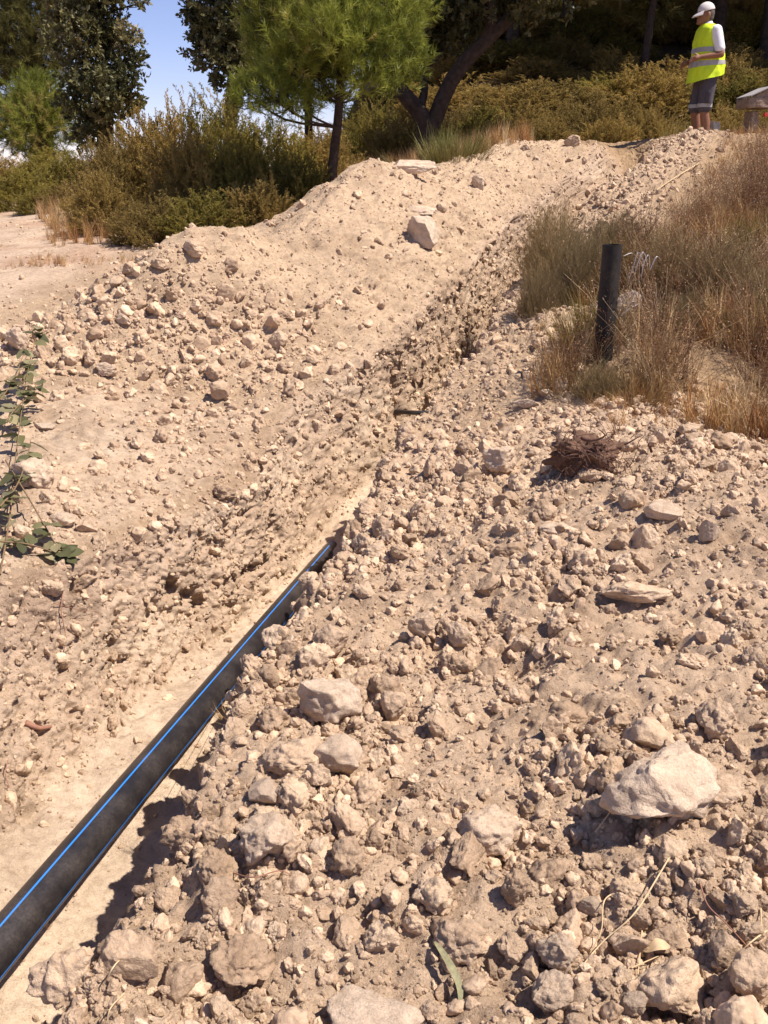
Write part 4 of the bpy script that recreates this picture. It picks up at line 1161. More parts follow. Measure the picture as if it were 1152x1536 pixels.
def put_tree(pr, x, y, label, group, s=1.0):
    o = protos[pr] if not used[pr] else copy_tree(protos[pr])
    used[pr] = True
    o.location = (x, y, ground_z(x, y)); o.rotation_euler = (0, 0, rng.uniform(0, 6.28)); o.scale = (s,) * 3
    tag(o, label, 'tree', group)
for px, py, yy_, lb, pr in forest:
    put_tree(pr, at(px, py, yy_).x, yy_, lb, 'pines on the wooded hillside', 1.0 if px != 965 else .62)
for x, y in ((7.0, 22.0), (10.2, 19.6), (9.2, 23), (13, 19), (16.5, 22), (11.5, 25), (15, 28), (8.5, 30), (4, 31), (0.5, 29.5), (19, 26), (11, 33), (6, 36), (-2.5, 34), (9.8, 21.0), (13.2, 23.2)):  # further pines of the wood, several added to shade the slope
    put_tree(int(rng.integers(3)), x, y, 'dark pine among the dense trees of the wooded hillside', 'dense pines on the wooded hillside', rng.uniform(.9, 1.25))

# ---- grass and weeds (uncountable)
LX = lambda y, c: np.interp(y, SY, SX[:, c])
def grass(name, label, pts, bases, hmin, hmax, mat, tilt=.25, power_=1.0):
    n = len(pts)
    pos = np.array([(x, y, ground_z(x, y) - .01) for x, y in pts])
    d = np.concatenate([rng.normal(size=(n, 2)) * tilt, np.ones((n, 1))], 1)
    o = gn_scatter(name, bases, mat, rng.integers(0, len(bases), n), pos, align(d), rng.uniform(hmin, hmax, n), np.clip(.52 + .42 * fbm(pos * 1.3, 2) + .24 * rng.normal(size=n), 0, 1))
    tag(o, label, 'grass', kind='stuff')

def pick(n, x0, x1, y0, y1, keep):
    out = []
    while len(out) < n:
        y = rng.uniform(y0, y1); x = rng.uniform(x0, x1)
        if abs(x) < .47 * y + .4 and keep(x, y): out.append((x, y))
    return out
def right_zone(m):
    def f(x, y):
        edge = LX(y, 10) + .25 * m + .15 * math.sin(y * 5)
        if y < 5.9: edge = 1.3 + (5.8 - y) * .9 + .1 * math.sin(x * 9)
        if y > 8.8: edge = max(edge, LX(y, 11) + .15 + .3 * min(1, (y - 8.8) / 1.5))
        return x > edge and not (1.2 < x < 1.62 and 5.5 < y < 6.2)
    return f
patchn = lambda x, y, s, o: float(perlin(np.array([[x * s + o, y * s, .5]]))[0])
grass('dry_grass', 'dry straw-coloured grass covering the slope right of the trench', pick(1500, .8, 6, 4.8, 10.6, lambda x, y: right_zone(1)(x, y) and patchn(x, y, 1.4, 31) > -.02), STRAW_T, .16, .42, M_STRAW)
grass('dry_weeds', 'rusty brown dead weeds with seed heads on the slope right of the trench', pick(1150, .8, 6, 4.9, 11.0, lambda x, y: right_zone(1.2)(x, y) and patchn(x, y, 1.1, 5) > .03), WEED_T, .28, .62, M_RUST)
grass('olive_grass', 'fine olive-green grass tufts among the brush behind the black post', pick(520, .8, 5, 6.0, 9.2, lambda x, y: right_zone(1)(x, y) and patchn(x, y, .9, 9) > .02), FINE_T, .25, .5, M_OLIVEG)
road_edge = lambda x, y: (x < LX(y, 3) + .3 and x > LX(y, 3) - 1.8 - .5 * patchn(x, y, .6, 3) and patchn(x, y, .8, 13) > -.1)
grass('dry_grass', 'short dry grass along the verge of the dirt road', pick(800, -7, -1, 9.3, 15.5, road_edge), STRAW_T, .05, .15, M_STRAW)
grass('dry_grass', 'tall pale dry grass between the dirt road and the shrubs', pick(800, -5.5, -2.2, 10.6, 15.5, lambda x, y: x > -.345 * y + .25 * patchn(x, y, .9, 77)), FINE_T, .14, .36, M_STRAW)
grass('dry_grass', 'dry tan grass around the foot of the forked tree', pick(1100, -1.6, 2.2, 11.8, 16, lambda x, y: x > LX(y, 3) - .4 and x < LX(y, 4) + .25), FINE_T, .15, .38, M_STRAW)
grass('dry_grass', 'dry grass at the head of the trench round the worker', pick(900, 2.6, 6, 10.4, 14.6, lambda x, y: x > LX(y, 11) + .1), STRAW_T, .06, .17, M_STRAW)
grass('olive_grass', 'olive ground cover between the shrubs beyond the trench', pick(1600, -2, 8, 14.2, 19, lambda x, y: True), FINE_T, .2, .42, M_OLIVEG)
grass('dry_grass', 'scattered dry stems on the near heap beside the grass', pick(160, .6, 3, 4.9, 5.9, lambda x, y: x > 1.2), STRAW_T, .08, .2, M_STRAW)

# broom tuft below the forked tree
def tuft_thing(name, label, px, py, y, h, w, n, mat, bases, cat='grass tuft', lean=.3):
    p_ = at(px, py, y); p_.z = ground_z(p_.x, y)
    pos = np.concatenate([rng.normal(size=(n, 2)) * w * .3, np.zeros((n, 1))], 1)
    d = np.concatenate([pos[:, :2] * lean / max(.01, w * .3) + rng.normal(size=(n, 2)) * .12, np.ones((n, 1))], 1)
    V, F, Rn = scatter_mesh(bases, rng.integers(0, len(bases), n), pos, align(d), h * rng.uniform(.6, 1.1, n), np.clip(.5 + .25 * rng.normal(size=n), 0, 1))
    o = obj(name, new_mesh(name, V, F, mat, False, Rn), None, p_ - Vector((0, 0, .02)))
    tag(o, label, cat)
tuft_thing('broom_tuft', 'green broom-like tuft in front of the forked tree', 682, 245, 12.0, .55, .55, 60, M_BROOM, FINE_T, 'broom')
tuft_thing('grass_tuft', 'yellowish dry tuft hanging over the heap under the broom', 672, 270, 11.3, .34, .5, 46, M_OLIVEM, FINE_T)
tuft_thing('grass_tuft', 'olive tuft of grass at the base of the bush left of the black post', 888, 432, 6.7, .42, .3, 40, M_OLIVEM, FINE_T)
tuft_thing('grass_tuft', 'golden dry tuft at the foot of the right slope below the post', 960, 610, 5.7, .30, .3, 44, M_STRAWM, STRAW_T)
tuft_thing('grass_tuft', 'spray of long pale straw rising right of the black post', 975, 590, 5.9, .62, .12, 8, M_STRAWM, STRAW_T, lean=.25)
tuft_thing('grass_tuft', 'small straw tuft on the lip above the pipe', 352, 1085, 2.55, .10, .08, 7, M_STRAWM, STRAW_T, lean=.9)
tuft_thing('grass_tuft', 'small dry tuft on the mound left of the black post', 815, 462, 7.1, .14, .1, 10, M_STRAWM, FINE_T)
tuft_thing('dead_weed', 'dark twiggy dead weed left of the black post', 862, 545, 6.0, .5, .3, 26, M_RUSTM, WEED_T, 'weed')
tuft_thing('dead_weed', 'greyish dead weed below the black post', 890, 590, 5.85, .3, .35, 26, M_FEATH, WEED_T, 'weed')
# ------------------------------------------------------------------ the worker
def blob_mesh(name, prims, voxel, mat, smooth_it=3):
    """one continuous skin round overlapping balls: prims are (p0, r0, p1, r1) limbs or (centre, (rx, ry, rz), tilt) ellipsoids"""
    Vs, Fs, off = [], [], 0
    S2, F2 = ICO[2]
    def addball(c, r_, rot=None):
        nonlocal off
        V = S2 * np.array(r_)
        if rot is not None: V = V @ rot.T
        Vs.append(V + np.array(c)); Fs.append(F2 + off); off += len(V)
    for p in prims:
        if len(p) == 4:
            a, ra, b, rb = np.array(p[0], float), p[1], np.array(p[2], float), p[3]
            n = max(2, int(np.linalg.norm(b - a) / (min(ra, rb) * .3)) + 1)
            for t in np.linspace(0, 1, n):
                addball(a + (b - a) * t, (ra + (rb - ra) * t,) * 3)
        else:
            rot = np.array(Matrix.Rotation(p[2], 3, 'Y')) if len(p) > 2 and p[2] else None
            addball(p[0], p[1], rot)
    me = new_mesh(name + '_raw', np.concatenate(Vs), np.concatenate(Fs))
    o = bpy.data.objects.new(name + '_raw', me); COL.objects.link(o)
    m = o.modifiers.new('r', 'REMESH'); m.mode = 'VOXEL'; m.voxel_size = voxel; m.use_smooth_shade = True
    if smooth_it:
        sm_ = o.modifiers.new('s', 'SMOOTH'); sm_.factor = .5; sm_.iterations = smooth_it
    dg = bpy.context.evaluated_depsgraph_get()
    out = bpy.data.meshes.new_from_object(o.evaluated_get(dg))
    bpy.data.objects.remove(o); bpy.data.meshes.remove(me)
    out.name = name
    out.materials.clear(); out.materials.append(mat)
    return out

M_SKIN = plain('tanned_skin', (.235, .105, .058), .55, .35, .12, 40)
M_VEST = plain('fluorescent_yellow_fabric', (.60, .78, .03), .75, .2, .06, 25, bump=.004)
M_BAND = plain('grey_reflective_tape', (.34, .32, .30), .45, .5, .08, 60)
M_SHIRT = plain('white_cotton', (.74, .73, .74), .85, .2, .06, 20, bump=.006)
M_SHORT = plain('dark_grey_cotton', (.085, .075, .085), .9, .15, .2, 22, bump=.008)
M_CAP = plain('off_white_cap_cloth', (.62, .57, .53), .85, .2, .06, 40)
M_HAIR = plain('grey_hair', (.10, .085, .075), .8, .2, .3, 90)
M_SHOE = plain('dusty_brown_leather', (.16, .11, .08), .8, .2, .3, 30)
M_EYE = plain('dark_eye', (.02, .015, .012), .3, .5)
M_ORANGE = plain('orange_print', (.75, .22, .02), .8, .2)

wx = at(1059, 110, 13.1)
person = empty('person', (wx.x, 13.1, 1.80), R(6))
hd = np.array([-.085, 0, 1.60])
sh = {-1: (.0, -.178, 1.40), 1: (.0, .178, 1.40)}
el = {-1: (.06, -.245, 1.13), 1: (.04, .25, 1.13)}
wr = {-1: (-.185, -.215, 1.10), 1: (-.20, .13, 1.07)}
kn = {-1: (-.015, -.10, .49), 1: (-.05, .10, .49)}
an = {-1: (.04, -.10, .09), 1: (-.01, .11, .09)}
hp = {-1: (.01, -.09, .90), 1: (.01, .09, .90)}
body = [((.01, 0, .97), (.13, .165, .13)), ((.0, 0, 1.14), (.12, .15, .16)), ((-.01, 0, 1.31), (.125, .18, .16)),
        ((-.01, 0, 1.40), .075, (-.055, 0, 1.52), .056),
        (hd, (.098, .075, .118), .18), (hd + np.array([-.035, 0, -.055]), (.062, .055, .068)),
        (hd + np.array([-.105, 0, -.015]), (.022, .014, .024)), (hd + np.array([-.09, 0, -.066]), (.018, .026, .008)), (hd + np.array([-.085, 0, -.10]), (.024, .026, .02)),
        (hd + np.array([-.088, .03, .022]), (.014, .024, .009)), (hd + np.array([-.088, -.03, .022]), (.014, .024, .009))]
for s in (-1, 1):
    body += [(hd + np.array([.012, s * .078, -.012]), (.022, .011, .034))]
    body += [(sh[s], .058, el[s], .043), (el[s], .043, wr[s], .028)]
    w = np.array(wr[s]); f = unit(np.array(wr[s]) - np.array(el[s])); sd = np.array([.25 * f[1], 0, 1.0]) * .5
    palm = w + f * .055 + np.array([0, 0, -.01])
    body += [(w, .026, palm, .032)]
    side = unit(np.cross(f, (0, 0, 1))); dn = np.array([0, 0, -1.0])
    for k, (o_, L) in enumerate(((-.026, .070), (-.009, .080), (.009, .076), (.025, .060))):
        b0 = palm + dn * (o_) + f * .02; b1 = b0 + f * L * .5 + dn * .006; b2 = b1 + f * L * .28 - side * s * -.0 + dn * .028
        body += [(b0, .0105, b1, .0095), (b1, .0095, b2, .008)]
    b0 = w + f * .03 + np.array([0, 0, .024]); b1 = b0 + f * .035 + np.array([0, 0, .022])
    body += [(b0, .012, b1, .0105), (b1, .0105, b1 + f * .03, .009)]
    body += [(hp[s], .085, kn[s], .060), (kn[s], .057, (np.array(kn[s]) * .62 + np.array(an[s]) * .38 + np.array([.018, 0, 0])), .056), ((np.array(kn[s]) * .62 + np.array(an[s]) * .38 + np.array([.018, 0, 0])), .056, an[s], .038),
             (an[s], .04, np.array(an[s]) + np.array([-.12, 0, -.05]), .034)]
obj('body', blob_mesh('body', body, .0105, M_SKIN, 2), person)
for s in (-1, 1):
    V, F = ICO[1]
    obj('eye', new_mesh('eye', V * .0105 + hd + np.array([-.093, s * .030, .004]), F, M_EYE), person)
obj('hair', blob_mesh('hair', [(hd + np.array([.028, 0, .01]), (.084, .080, .085)), (hd + np.array([.045, 0, -.035]), (.060, .070, .055))], .008, M_HAIR, 1), person)
shirt = [((.0, 0, .98), (.15, .185, .13)), ((.0, 0, 1.14), (.14, .175, .18)), ((-.01, 0, 1.32), (.14, .195, .15)), ((-.02, 0, 1.40), .085, (-.045, 0, 1.485), .066)]
for s in (-1, 1):
    a, b_ = np.array(sh[s]), np.array(el[s])
    shirt += [(a, .070, a + (b_ - a) * .74, .064)]
obj('shirt', blob_mesh('shirt', shirt, .009, M_SHIRT, 3), person)
shorts = [((.01, 0, .93), (.155, .19, .12))]
for s in (-1, 1):
    shorts += [(hp[s], .105, np.array(kn[s]) + np.array([.0, 0, .05]), .088)]
sh_o = obj('shorts', blob_mesh('shorts', shorts, .009, M_SHORT, 3), person)
for s in (-1, 1):
    c = np.array(kn[s]) + np.array([0, 0, .065])
    V, F = tube(np.array([c + np.array([0, 0, -.022]), c + np.array([0, 0, .022])]), .0925, 24)
    obj('hem_band', new_mesh('hem_band', V, F, M_BAND), sh_o)
    V, F, _ = join([tube(np.array([np.array(hp[s]) * .35 + np.array(kn[s]) * .65 + np.array([0, s * .085, -.06]), np.array(hp[s]) * .35 + np.array(kn[s]) * .65 + np.array([0, s * .085, .06])]), .05, 8)])
    obj('cargo_pocket', new_mesh('cargo_pocket', V * np.array([1, 1, 1]), F, M_SHORT), sh_o)
    shoe = [(np.array(an[s]) + np.array([.02, 0, -.02]), .05, np.array(an[s]) + np.array([-.15, 0, -.045]), .042)]
    obj('shoe', blob_mesh('shoe', shoe, .009, M_SHOE, 2), person)

vz = np.array([.87, .93, 1.0, 1.08, 1.16, 1.24, 1.32, 1.38, 1.43, 1.465, 1.49])
vrx = np.array([.212, .208, .204, .198, .190, .182, .170, .152, .128, .098, .080])
vry = np.array([.222, .220, .216, .210, .204, .196, .196, .206, .205, .150, .090])
vcx = np.array([-.005, 0, 0, 0, 0, -.005, -.012, -.018, -.025, -.035, -.042])
def vest_pt(z, th, off=0.0):
    rx, ry, cx = np.interp(z, vz, vrx) + off, np.interp(z, vz, vry) + off, np.interp(z, vz, vcx)
    c, s_ = np.cos(th), np.sin(th)
    c = np.sign(c) * np.abs(c) ** .85; s_ = np.sign(s_) * np.abs(s_) ** .85
    return np.stack([cx - rx * c, ry * s_, z], -1)
def vest_strip(z0, z1, nz, name, mat, parent, off, fold=.024):
    th = np.linspace(0, 2 * np.pi, 97)[:-1]
    rows = []
    for k in range(nz):
        t = k / (nz - 1)
        a = z0(th) if callable(z0) else np.full_like(th, z0); b_ = z1(th) if callable(z1) else np.full_like(th, z1)
        z = a + (b_ - a) * t
        p_ = vest_pt(z, th, off)
        nrm = np.stack([-np.cos(th), np.sin(th), np.zeros_like(th)], -1)
        w = fold * fbm(np.stack([np.cos(th) * 1.6, np.sin(th) * 1.6, z * 4.5], -1) + 3, 3)
        w *= np.clip((1.47 - z) / .2, 0, 1)
        q = p_ + nrm * w[:, None]; q[:, 2] = z - .06 * np.cos(th) * np.clip((1.1 - z) / .25, 0, 1)
        rows.append(q)
    V = np.concatenate(rows); m_ = 96
    i = np.arange(nz - 1)[:, None] * m_; j = np.arange(m_)[None, :]; j2 = (j + 1) % m_
    F = np.stack([i + j, i + j2, i + m_ + j2, i + m_ + j], -1).reshape(-1, 4)
    return obj(name, new_mesh(name, V, F, mat), parent)
vest = vest_strip(.87, 1.49, 40, 'vest', M_VEST, person, 0)
vest_strip(1.015, 1.07, 5, 'reflective_band', M_BAND, vest, .003)
vest_strip(1.165, 1.22, 5, 'reflective_band', M_BAND, vest, .003)
th_p = np.array([np.pi + .35, np.pi + .62])
pp_ = [vest_pt(z, t, .006) for z in (1.33, 1.41) for t in th_p]
obj('chest_print', new_mesh('chest_print', np.array(pp_), np.array([[0, 1, 3, 2]]), M_ORANGE), vest)
V, F = ICO[3]
crown_v = V * np.array([.106, .088, .098]); crown_v[:, 2] = np.maximum(crown_v[:, 2], -.004)
Rt = np.array(Matrix.Rotation(-.22, 3, 'Y'))
capc = hd + np.array([.004, 0, .042])
cap = obj('cap', new_mesh('cap', crown_v @ Rt.T + capc, F, M_CAP), person)
a_ = np.linspace(-1.25, 1.25, 21)
top_ = np.concatenate([np.stack([-(.092 + e * .092 * np.cos(a_ * .8)) * np.cos(a_ * .75) - .005, (.082 + .01 * e) * np.sin(a_), np.full_like(a_, .004 - e * .030 - e * e * .012)], -1) for e in np.linspace(0, 1, 6)])
bv = np.concatenate([top_, top_ - np.array([0, 0, .006])])
ii = np.arange(5)[:, None] * 21; jj = np.arange(20)[None, :]
bf = np.stack([ii + jj, ii + jj + 1, ii + 22 + jj, ii + 21 + jj], -1).reshape(-1, 4)
e0 = np.arange(20) + 105
edge = np.stack([e0, e0 + 1, e0 + 127, e0 + 126], -1)
obj('brim', new_mesh('brim', bv @ Rt.T + capc, np.concatenate([bf, bf[:, ::-1] + 126, edge]), M_CAP), cap)
tag(person, 'worker in white cap, yellow reflective vest and dark shorts above the trench', 'person')

# ------------------------------------------------------------------ shovel
sp0 = at(1063, 198, 13.45); sp1 = at(1058, 132, 13.5)
shovel = empty('shovel', sp0)
def rel(o, V): return np.asarray(V) - np.array(o.location)
M_WOOD = plain('worn_wood', (.34, .20, .10), .7, .2, .2, 30)
M_BLUEM = plain('blue_grey_painted_steel', (.07, .09, .13), .5, .4, .2, 40)
M_STEEL = plain('worn_steel', (.30, .29, .29), .45, .5, .25, 25, metal=.4)
mid = sp0.lerp(sp1, .52)
V, F = tube(spline([mid, sp1], 6), .017, 12); obj('handle', new_mesh('handle', rel(shovel, V), F, M_WOOD), shovel)
V, F = tube(spline([sp0 + (sp1 - sp0) * .12, mid], 6), .018, 12); obj('socket', new_mesh('socket', rel(shovel, V), F, M_BLUEM), shovel)
g_ = np.array([(-.105, .16), (-.11, .05), (-.095, -.07), (-.05, -.15), (0, -.18), (.05, -.15), (.095, -.07), (.11, .05), (.105, .16), (.03, .19), (-.03, .19)])
fr = np.stack([g_[:, 0], .05 * (np.abs(g_[:, 0]) / .11) ** 2, g_[:, 1] * .8], -1)
V = np.concatenate([fr, fr + np.array([0, .006, 0])]) + np.array([.02, 0, -.02])
from mathutils import geometry as _geo
bl = bpy.data.meshes.new('blade')
n_ = len(fr)
bl.from_pydata(V.tolist(), [], [list(range(n_)), list(range(2 * n_ - 1, n_ - 1, -1))] + [[k, (k + 1) % n_, n_ + (k + 1) % n_, n_ + k] for k in range(n_)])
bl.materials.append(M_STEEL)
obj('blade', bl, shovel, rot=(.15, 0, -.5))
tag(shovel, 'shovel with worn steel blade stuck in the soil behind the worker\'s legs', 'shovel')

# ------------------------------------------------------------------ masonry box at the right edge
M_MORTAR = plain('rough_mortar', (.30, .22, .17), .95, .1, .3, 18, bump=.03)
M_SHEET = plain('grey_fibre_sheet', (.36, .33, .32), .8, .3, .12, 12)
M_RED = plain('red_plastic', (.55, .05, .03), .5, .4)
bp = at(1140, 178, 14.0)
boxe = empty('meter_box', (bp.x, 14.0, bp.z))
def rough_box(sx, sy, sz, c, amp, n=14, seed=0):
    V, F = ICO[4]
    W = V / np.abs(V).max(1)[:, None]
    W = W * .5 * np.array([sx, sy, sz])
    W = W + unit(V) * (amp * fbm(W * 9 + seed, 3))[:, None] + np.array(c)
    return W, F
V, F = rough_box(.78, .5, .13, (.12, 0, .19), .018, seed=3); obj('slab', new_mesh('slab', V, F, M_MORTAR), boxe)
for sx in (-.12, .36):
    V, F = rough_box(.09, .3, .26, (sx, 0, -.04), .012, seed=sx * 9); obj('support', new_mesh('support', V, F, M_MORTAR), boxe)
ly = [(-.26, .262), (.02, .385), (.50, .30)]
parts = []
for (x0, z0), (x1, z1) in zip(ly[:-1], ly[1:]):
    vv = np.array([(x0, -.28, z0), (x1, -.28, z1), (x1, .28, z1), (x0, .28, z0)])
    vv = np.concatenate([vv, vv + np.array([0, 0, .014])])
    parts.append((vv, np.array([[3, 2, 1, 0], [4, 5, 6, 7], [0, 1, 5, 4], [1, 2, 6, 5], [2, 3, 7, 6], [3, 0, 4, 7]])))
V, F, _ = join(parts); obj('lid_sheet', new_mesh('lid_sheet', V, F, M_SHEET, False), boxe)
vv = np.array([(-.22, -.24, .256), (.44, -.24, .256), (.02, -.24, .375), (.02, -.235, .375)])
obj('gable', new_mesh('gable', vv[:3], np.array([[0, 1, 2]]), M_MORTAR, False), boxe)
tag(boxe, 'low masonry box under a tilted grey sheet at the right edge', 'box')
rp = at(1149, 172, 13.6)
V, F = rough_box(.05, .05, .045, (0, 0, 0), .004, seed=7)
tag(obj('red_cap', new_mesh('red_cap', V, F, M_RED), None, (rp.x, 13.6, rp.z)), 'small red plastic piece beside the masonry box', 'plastic cap')

# ------------------------------------------------------------------ root clump on the near heap
M_ROOT = plain('brown_root', (.12, .065, .048), .9, .1, .3, 30)
M_DARKEARTH = earth_material('dark_root_earth', False, base=(.17, .105, .075), fine=.2, per_object=True, bd=.8)
rp, rn = hit(888, 712)
clump = empty('root_clump', rp)
V, F = rock_shape(4, 77, .1, .34, (1, .55, .62))
obj('earth_core', new_mesh('earth_core', V * .40 + np.array([0, .04, .08]), F, M_DARKEARTH), clump)
fine_r = []
for k in range(120):
    r_ = np.random.default_rng(k)
    b0 = np.array([r_.normal() * .11, r_.normal() * .05 - .04, r_.uniform(.02, .20)])
    d = unit(np.array([r_.normal(), r_.normal() * .6 - .3, r_.normal() * .5 + .1]))
    L = r_.uniform(.07, .2) * (1.1 if k < 9 else 1)
    pts = [b0]
    for q in range(4):
        d = unit(d + r_.normal(size=3) * .5 + np.array([0, 0, -.12])); pts.append(pts[-1] + d * L / 4)
    c = spline(pts, 9)
    r0 = r_.uniform(.006, .012) if k < 9 else r_.uniform(.0012, .0028)
    if k < 9:
        V, F = tube(c, np.linspace(r0, .002, 9), 6); obj('root', new_mesh('root', V, F, M_ROOT), clump)
    else:
        fine_r.append(tube(c, np.linspace(r0, .0008, 9), 3))
V, F, _ = join(fine_r)
tag(obj('rootlets', new_mesh('rootlets', V, F, M_ROOT), clump), kind='stuff')
tag(clump, 'torn-up dark root clump lying on the near heap', 'root clump')

# ------------------------------------------------------------------ straw stalks and leaves on the near heap
M_STALK = plain('pale_straw_stalk', (.58, .42, .24), .7, .3, .2, 60)
M_RSTALK = plain('reddish_stalk', (.30, .15, .10), .8, .2, .2, 60)
M_GLEAF = plain('dull_green_leaf', (.24, .22, .12), .7, .2, .35, 60)
def stalk(label, pts, rad, mat=M_STALK, lift=.02, name='dry_stalk', cat='stalk', arch=.03):
    c = []
    for k, (px, py) in enumerate(pts):
        p_, n_ = hit(px, py)
        e_ = lift + (arch if 0 < k < len(pts) - 1 else 0)
        c.append(np.array(p_ + (EYE - p_).normalized() * e_))
    cc = spline(c, 6 * len(c))
    V, F = tube(cc, np.linspace(rad, rad * .6, len(cc)), 6)
    tag(obj(name, new_mesh(name, V - cc[0], F, mat), None, tuple(cc[0])), label, cat)
stalk('longest straw stalk lying across the loose stones below the pale boulder', [(1020, 1258), (985, 1318), (950, 1372), (905, 1412), (868, 1455)], .0022)
stalk('kinked straw stalk beside the longest one', [(926, 1337), (906, 1352), (902, 1395), (884, 1432)], .0018)
stalk('thin pale stalk draped over the largest pale boulder', [(893, 1248), (930, 1200), (955, 1186), (1000, 1184), (1045, 1182)], .0018, lift=.05, arch=.06)
stalk('reddish stalk curving down at the right edge', [(1050, 1325), (1062, 1358), (1092, 1388), (1150, 1452)], .002, M_RSTALK)
stalk('straw stalk pointing out of the right edge of the picture', [(1150, 1396), (1128, 1412), (1108, 1430)], .0022)
stalk('short upright straw at the right edge', [(1141, 1362), (1143, 1400)], .0018, arch=0)
stalk('short straw standing beside the dry husk', [(963, 1396), (957, 1462)], .0018, arch=0)
stalk('short straw lying flat under the dry husk', [(947, 1452), (988, 1434)], .0018, arch=0)
stalk('pale straw on the bank edge at the lower left', [(196, 1425), (172, 1448), (155, 1478)], .0022)
stalk('pale curved straw at the bank edge below the other one', [(186, 1490), (166, 1512), (160, 1534)], .002)
stalk('thin straw poking over the pipe', [(352, 1058), (330, 1056), (316, 1058)], .0012, lift=.05, arch=.02)
stalk('thin straw crossing the pipe stripe', [(350, 1092), (325, 1084), (302, 1078)], .0012, lift=.05, arch=.02)
stalk('reddish twig among roots below the blocky sandy boulder', [(345, 1308), (380, 1316), (420, 1306), (445, 1318)], .0018, M_RSTALK)
stalk('thin root hanging down the trench wall', [(96, 872), (92, 915), (98, 955), (92, 1000)], .0022, M_RSTALK, arch=.01, name='dangling_root', cat='root')
stalk('curling thin root on the trench wall', [(80, 905), (120, 915), (148, 920), (140, 945)], .0016, M_RSTALK, arch=.01, name='dangling_root', cat='root')
stalk('root hanging at the dark hollow near the left edge', [(12, 1140), (8, 1160), (14, 1182)], .0022, M_RSTALK, arch=.01, name='dangling_root', cat='root')
stalk('thick root stub sticking out of the left trench wall', [(38, 1084), (58, 1092), (76, 1090)], .012, M_RSTALK, lift=.01, arch=.02, name='root_stub', cat='root')
stalk('pale stalk on the slope left of the worker', [(1040, 168), (1000, 182), (985, 200)], .006, M_STALK, lift=.3, arch=.1)
stalk('long grey twig lying on the mound below the worker', [(1048, 245), (1010, 268), (985, 285)], .008, M_STALK, lift=.06)

def strip_leaf(pts, wid, mat, name, parent=None, n=14):
    c = spline(pts, n); T_, A_, B_ = frames(c)
    t = np.linspace(0, 1, n); w = wid * np.sin(np.pi * np.clip(t * .93 + .05, 0, 1)) ** .6
    V = np.concatenate([c - A_ * w[:, None] * .5, c - B_ * w[:, None] * .12, c + A_ * w[:, None] * .5])
    i = np.arange(n - 1)
    F = np.concatenate([np.stack([i, i + 1, n + i + 1, n + i], -1), np.stack([n + i, n + i + 1, 2 * n + i + 1, 2 * n + i], -1)])
    return new_mesh(name, V, F, mat)
def lifted(px, py, e_):
    p_, _ = hit(px, py); return np.array(p_ + (EYE - p_).normalized() * e_)
lf = [lifted(652, 1412, .03), lifted(665, 1430, .05), lifted(680, 1455, .05), lifted(690, 1482, .035), lifted(690, 1512, .03)]
tag(obj('fallen_leaf', strip_leaf(lf, .017, M_GLEAF, 'fallen_leaf')), 'limp grey-green blade leaf lying between clods at the bottom', 'leaf')
lf = [lifted(966, 1425, .035), lifted(985, 1416, .05), lifted(1005, 1420, .04)]
tag(obj('dry_husk', strip_leaf(lf, .035, M_STALK, 'dry_husk')), 'pale curled husk on the broad shaded clod', 'husk')

# bleached bent leaves beside the post
M_BLEACH = plain('bleached_leaf', (.72, .66, .62), .7, .3, .1, 40)
wc = at(955, 385, 6.35)
dl = empty('bleached_leaves', (wc.x, wc.y, wc.z))
for k, pts in enumerate((((965, 398), (950, 380), (935, 384)), ((968, 400), (958, 378), (950, 400), (942, 424)), ((972, 402), (966, 378), (958, 392), (952, 410)), ((975, 405), (973, 382), (965, 398), (962, 420)), ((975, 405), (985, 385), (993, 392)), ((960, 455), (945, 462), (930, 475)), ((962, 458), (948, 452), (938, 466)))):
    w_ = [np.array(at(a, b_, 6.3 + .03 * k)) for a, b_ in pts]
    me = strip_leaf(w_, .026, M_BLEACH, 'leaf')
    o = obj('leaf', me, dl); o.matrix_parent_inverse = Matrix.Translation(-wc)
tag(dl, 'bleached white bent leaves beside the top of the black post', 'dead leaves')

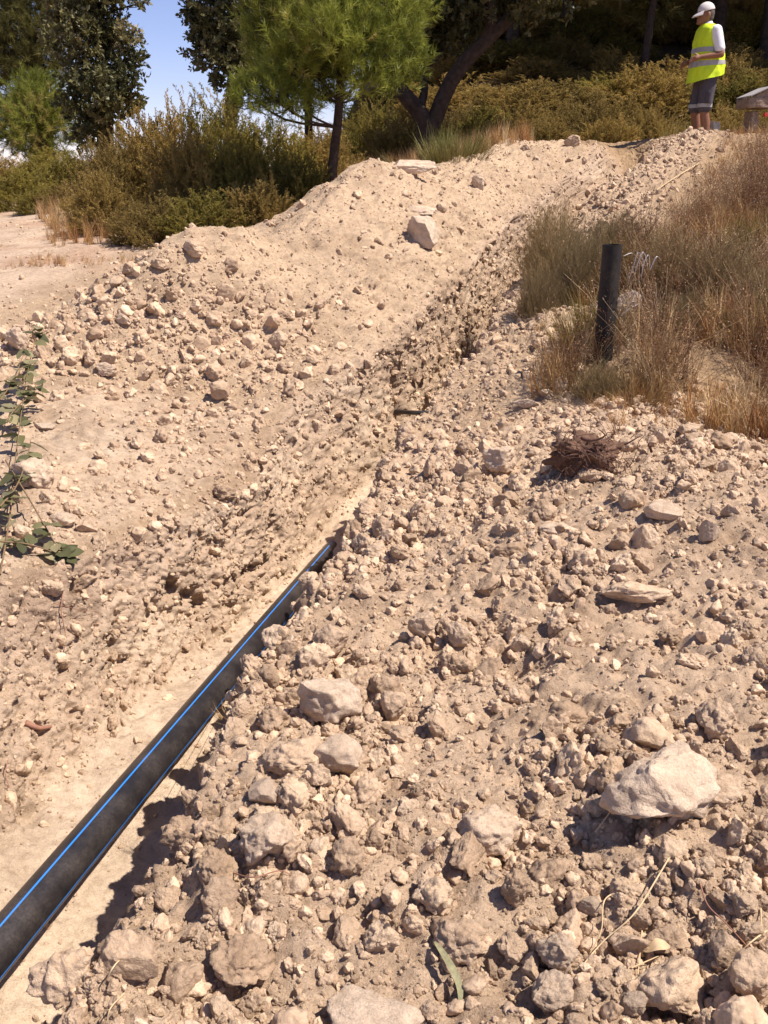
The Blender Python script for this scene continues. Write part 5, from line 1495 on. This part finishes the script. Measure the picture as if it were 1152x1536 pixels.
# ------------------------------------------------------------------ leafy creeper at the left edge
def oval_leaf(seed):
    r_ = np.random.default_rng(seed)
    t = np.linspace(0, 1, 7); w = .36 * np.sin(np.pi * t ** .8) ** .8; w[0] = .03; w[-1] = 0.0
    z = -.18 * t ** 2 + .02 * r_.normal(size=7)
    L = np.stack([-w, t, z + .10 * w + .03 * r_.normal(size=7) * w / .36], -1); M_ = np.stack([0 * t, t, z - .03], -1); Rr = np.stack([w, t, z + .10 * w + .03 * r_.normal(size=7) * w / .36], -1)
    V = np.concatenate([L, M_, Rr]); i = np.arange(6)
    F = np.concatenate([np.stack([i, 7 + i, 8 + i, i + 1], -1), np.stack([7 + i, 14 + i, 15 + i, 8 + i], -1)])
    return V, F
M_CREEP = []
for k, c in enumerate(((.14, .14, .065), (.20, .19, .095), (.30, .27, .155), (.09, .095, .045))):
    M_CREEP.append(leaf_material('creeper_leaf', [(0, c), (1, c)], .3, .45, .2))
leaf_me = [new_mesh('leaf', *oval_leaf(k), M_CREEP[k % 4], True) for k in range(8)]
creeper = empty('leafy_creeper', tuple(hit(6, 800)[0]))
inv = Matrix.Translation(-creeper.location)
M_CSTEM = plain('creeper_stem', (.20, .13, .07), .8, .2, .2, 40)
stems = [[(0, 862, .05), (14, 780, .10), (22, 700, .22), (32, 620, .38), (44, 545, .5), (62, 480, .6)],
         [(8, 690, .25), (40, 742, .20), (68, 790, .14), (86, 820, .10), (96, 838, .05)],
         [(0, 812, .12), (40, 816, .14), (74, 826, .12), (92, 834, .08)],
         [(4, 640, .3), (26, 610, .42), (50, 590, .48), (60, 572, .5)],
         [(0, 760, .2), (24, 730, .25), (40, 690, .3), (46, 660, .32)],
         [(0, 600, .4), (14, 580, .45), (26, 556, .5), (40, 520, .55)]]
lr = np.random.default_rng(4)
for st_ in stems:
    c = np.array([lifted(a, b_, e_) for a, b_, e_ in st_]); cc = spline(c, 30)
    V, F = tube(cc, np.linspace(.0045, .0018, 30), 6)
    o = obj('stem', new_mesh('stem', V, F, M_CSTEM), creeper); o.matrix_parent_inverse = inv
    nl = 46 if st_ is stems[0] else (9 if st_ is stems[2] else 22)
    for k in range(nl):
        b0 = cc[int(lr.uniform(3, 29))]
        o = obj('leaf', leaf_me[lr.integers(8)], creeper, tuple(b0), (lr.uniform(-.6, .5), lr.uniform(-.5, .5), lr.uniform(0, 6.28)), (lr.uniform(.055, .10),) * 3)
        o.matrix_parent_inverse = inv
tag(creeper, 'leafy green creeper hanging over the trench wall at the left edge', 'creeper')
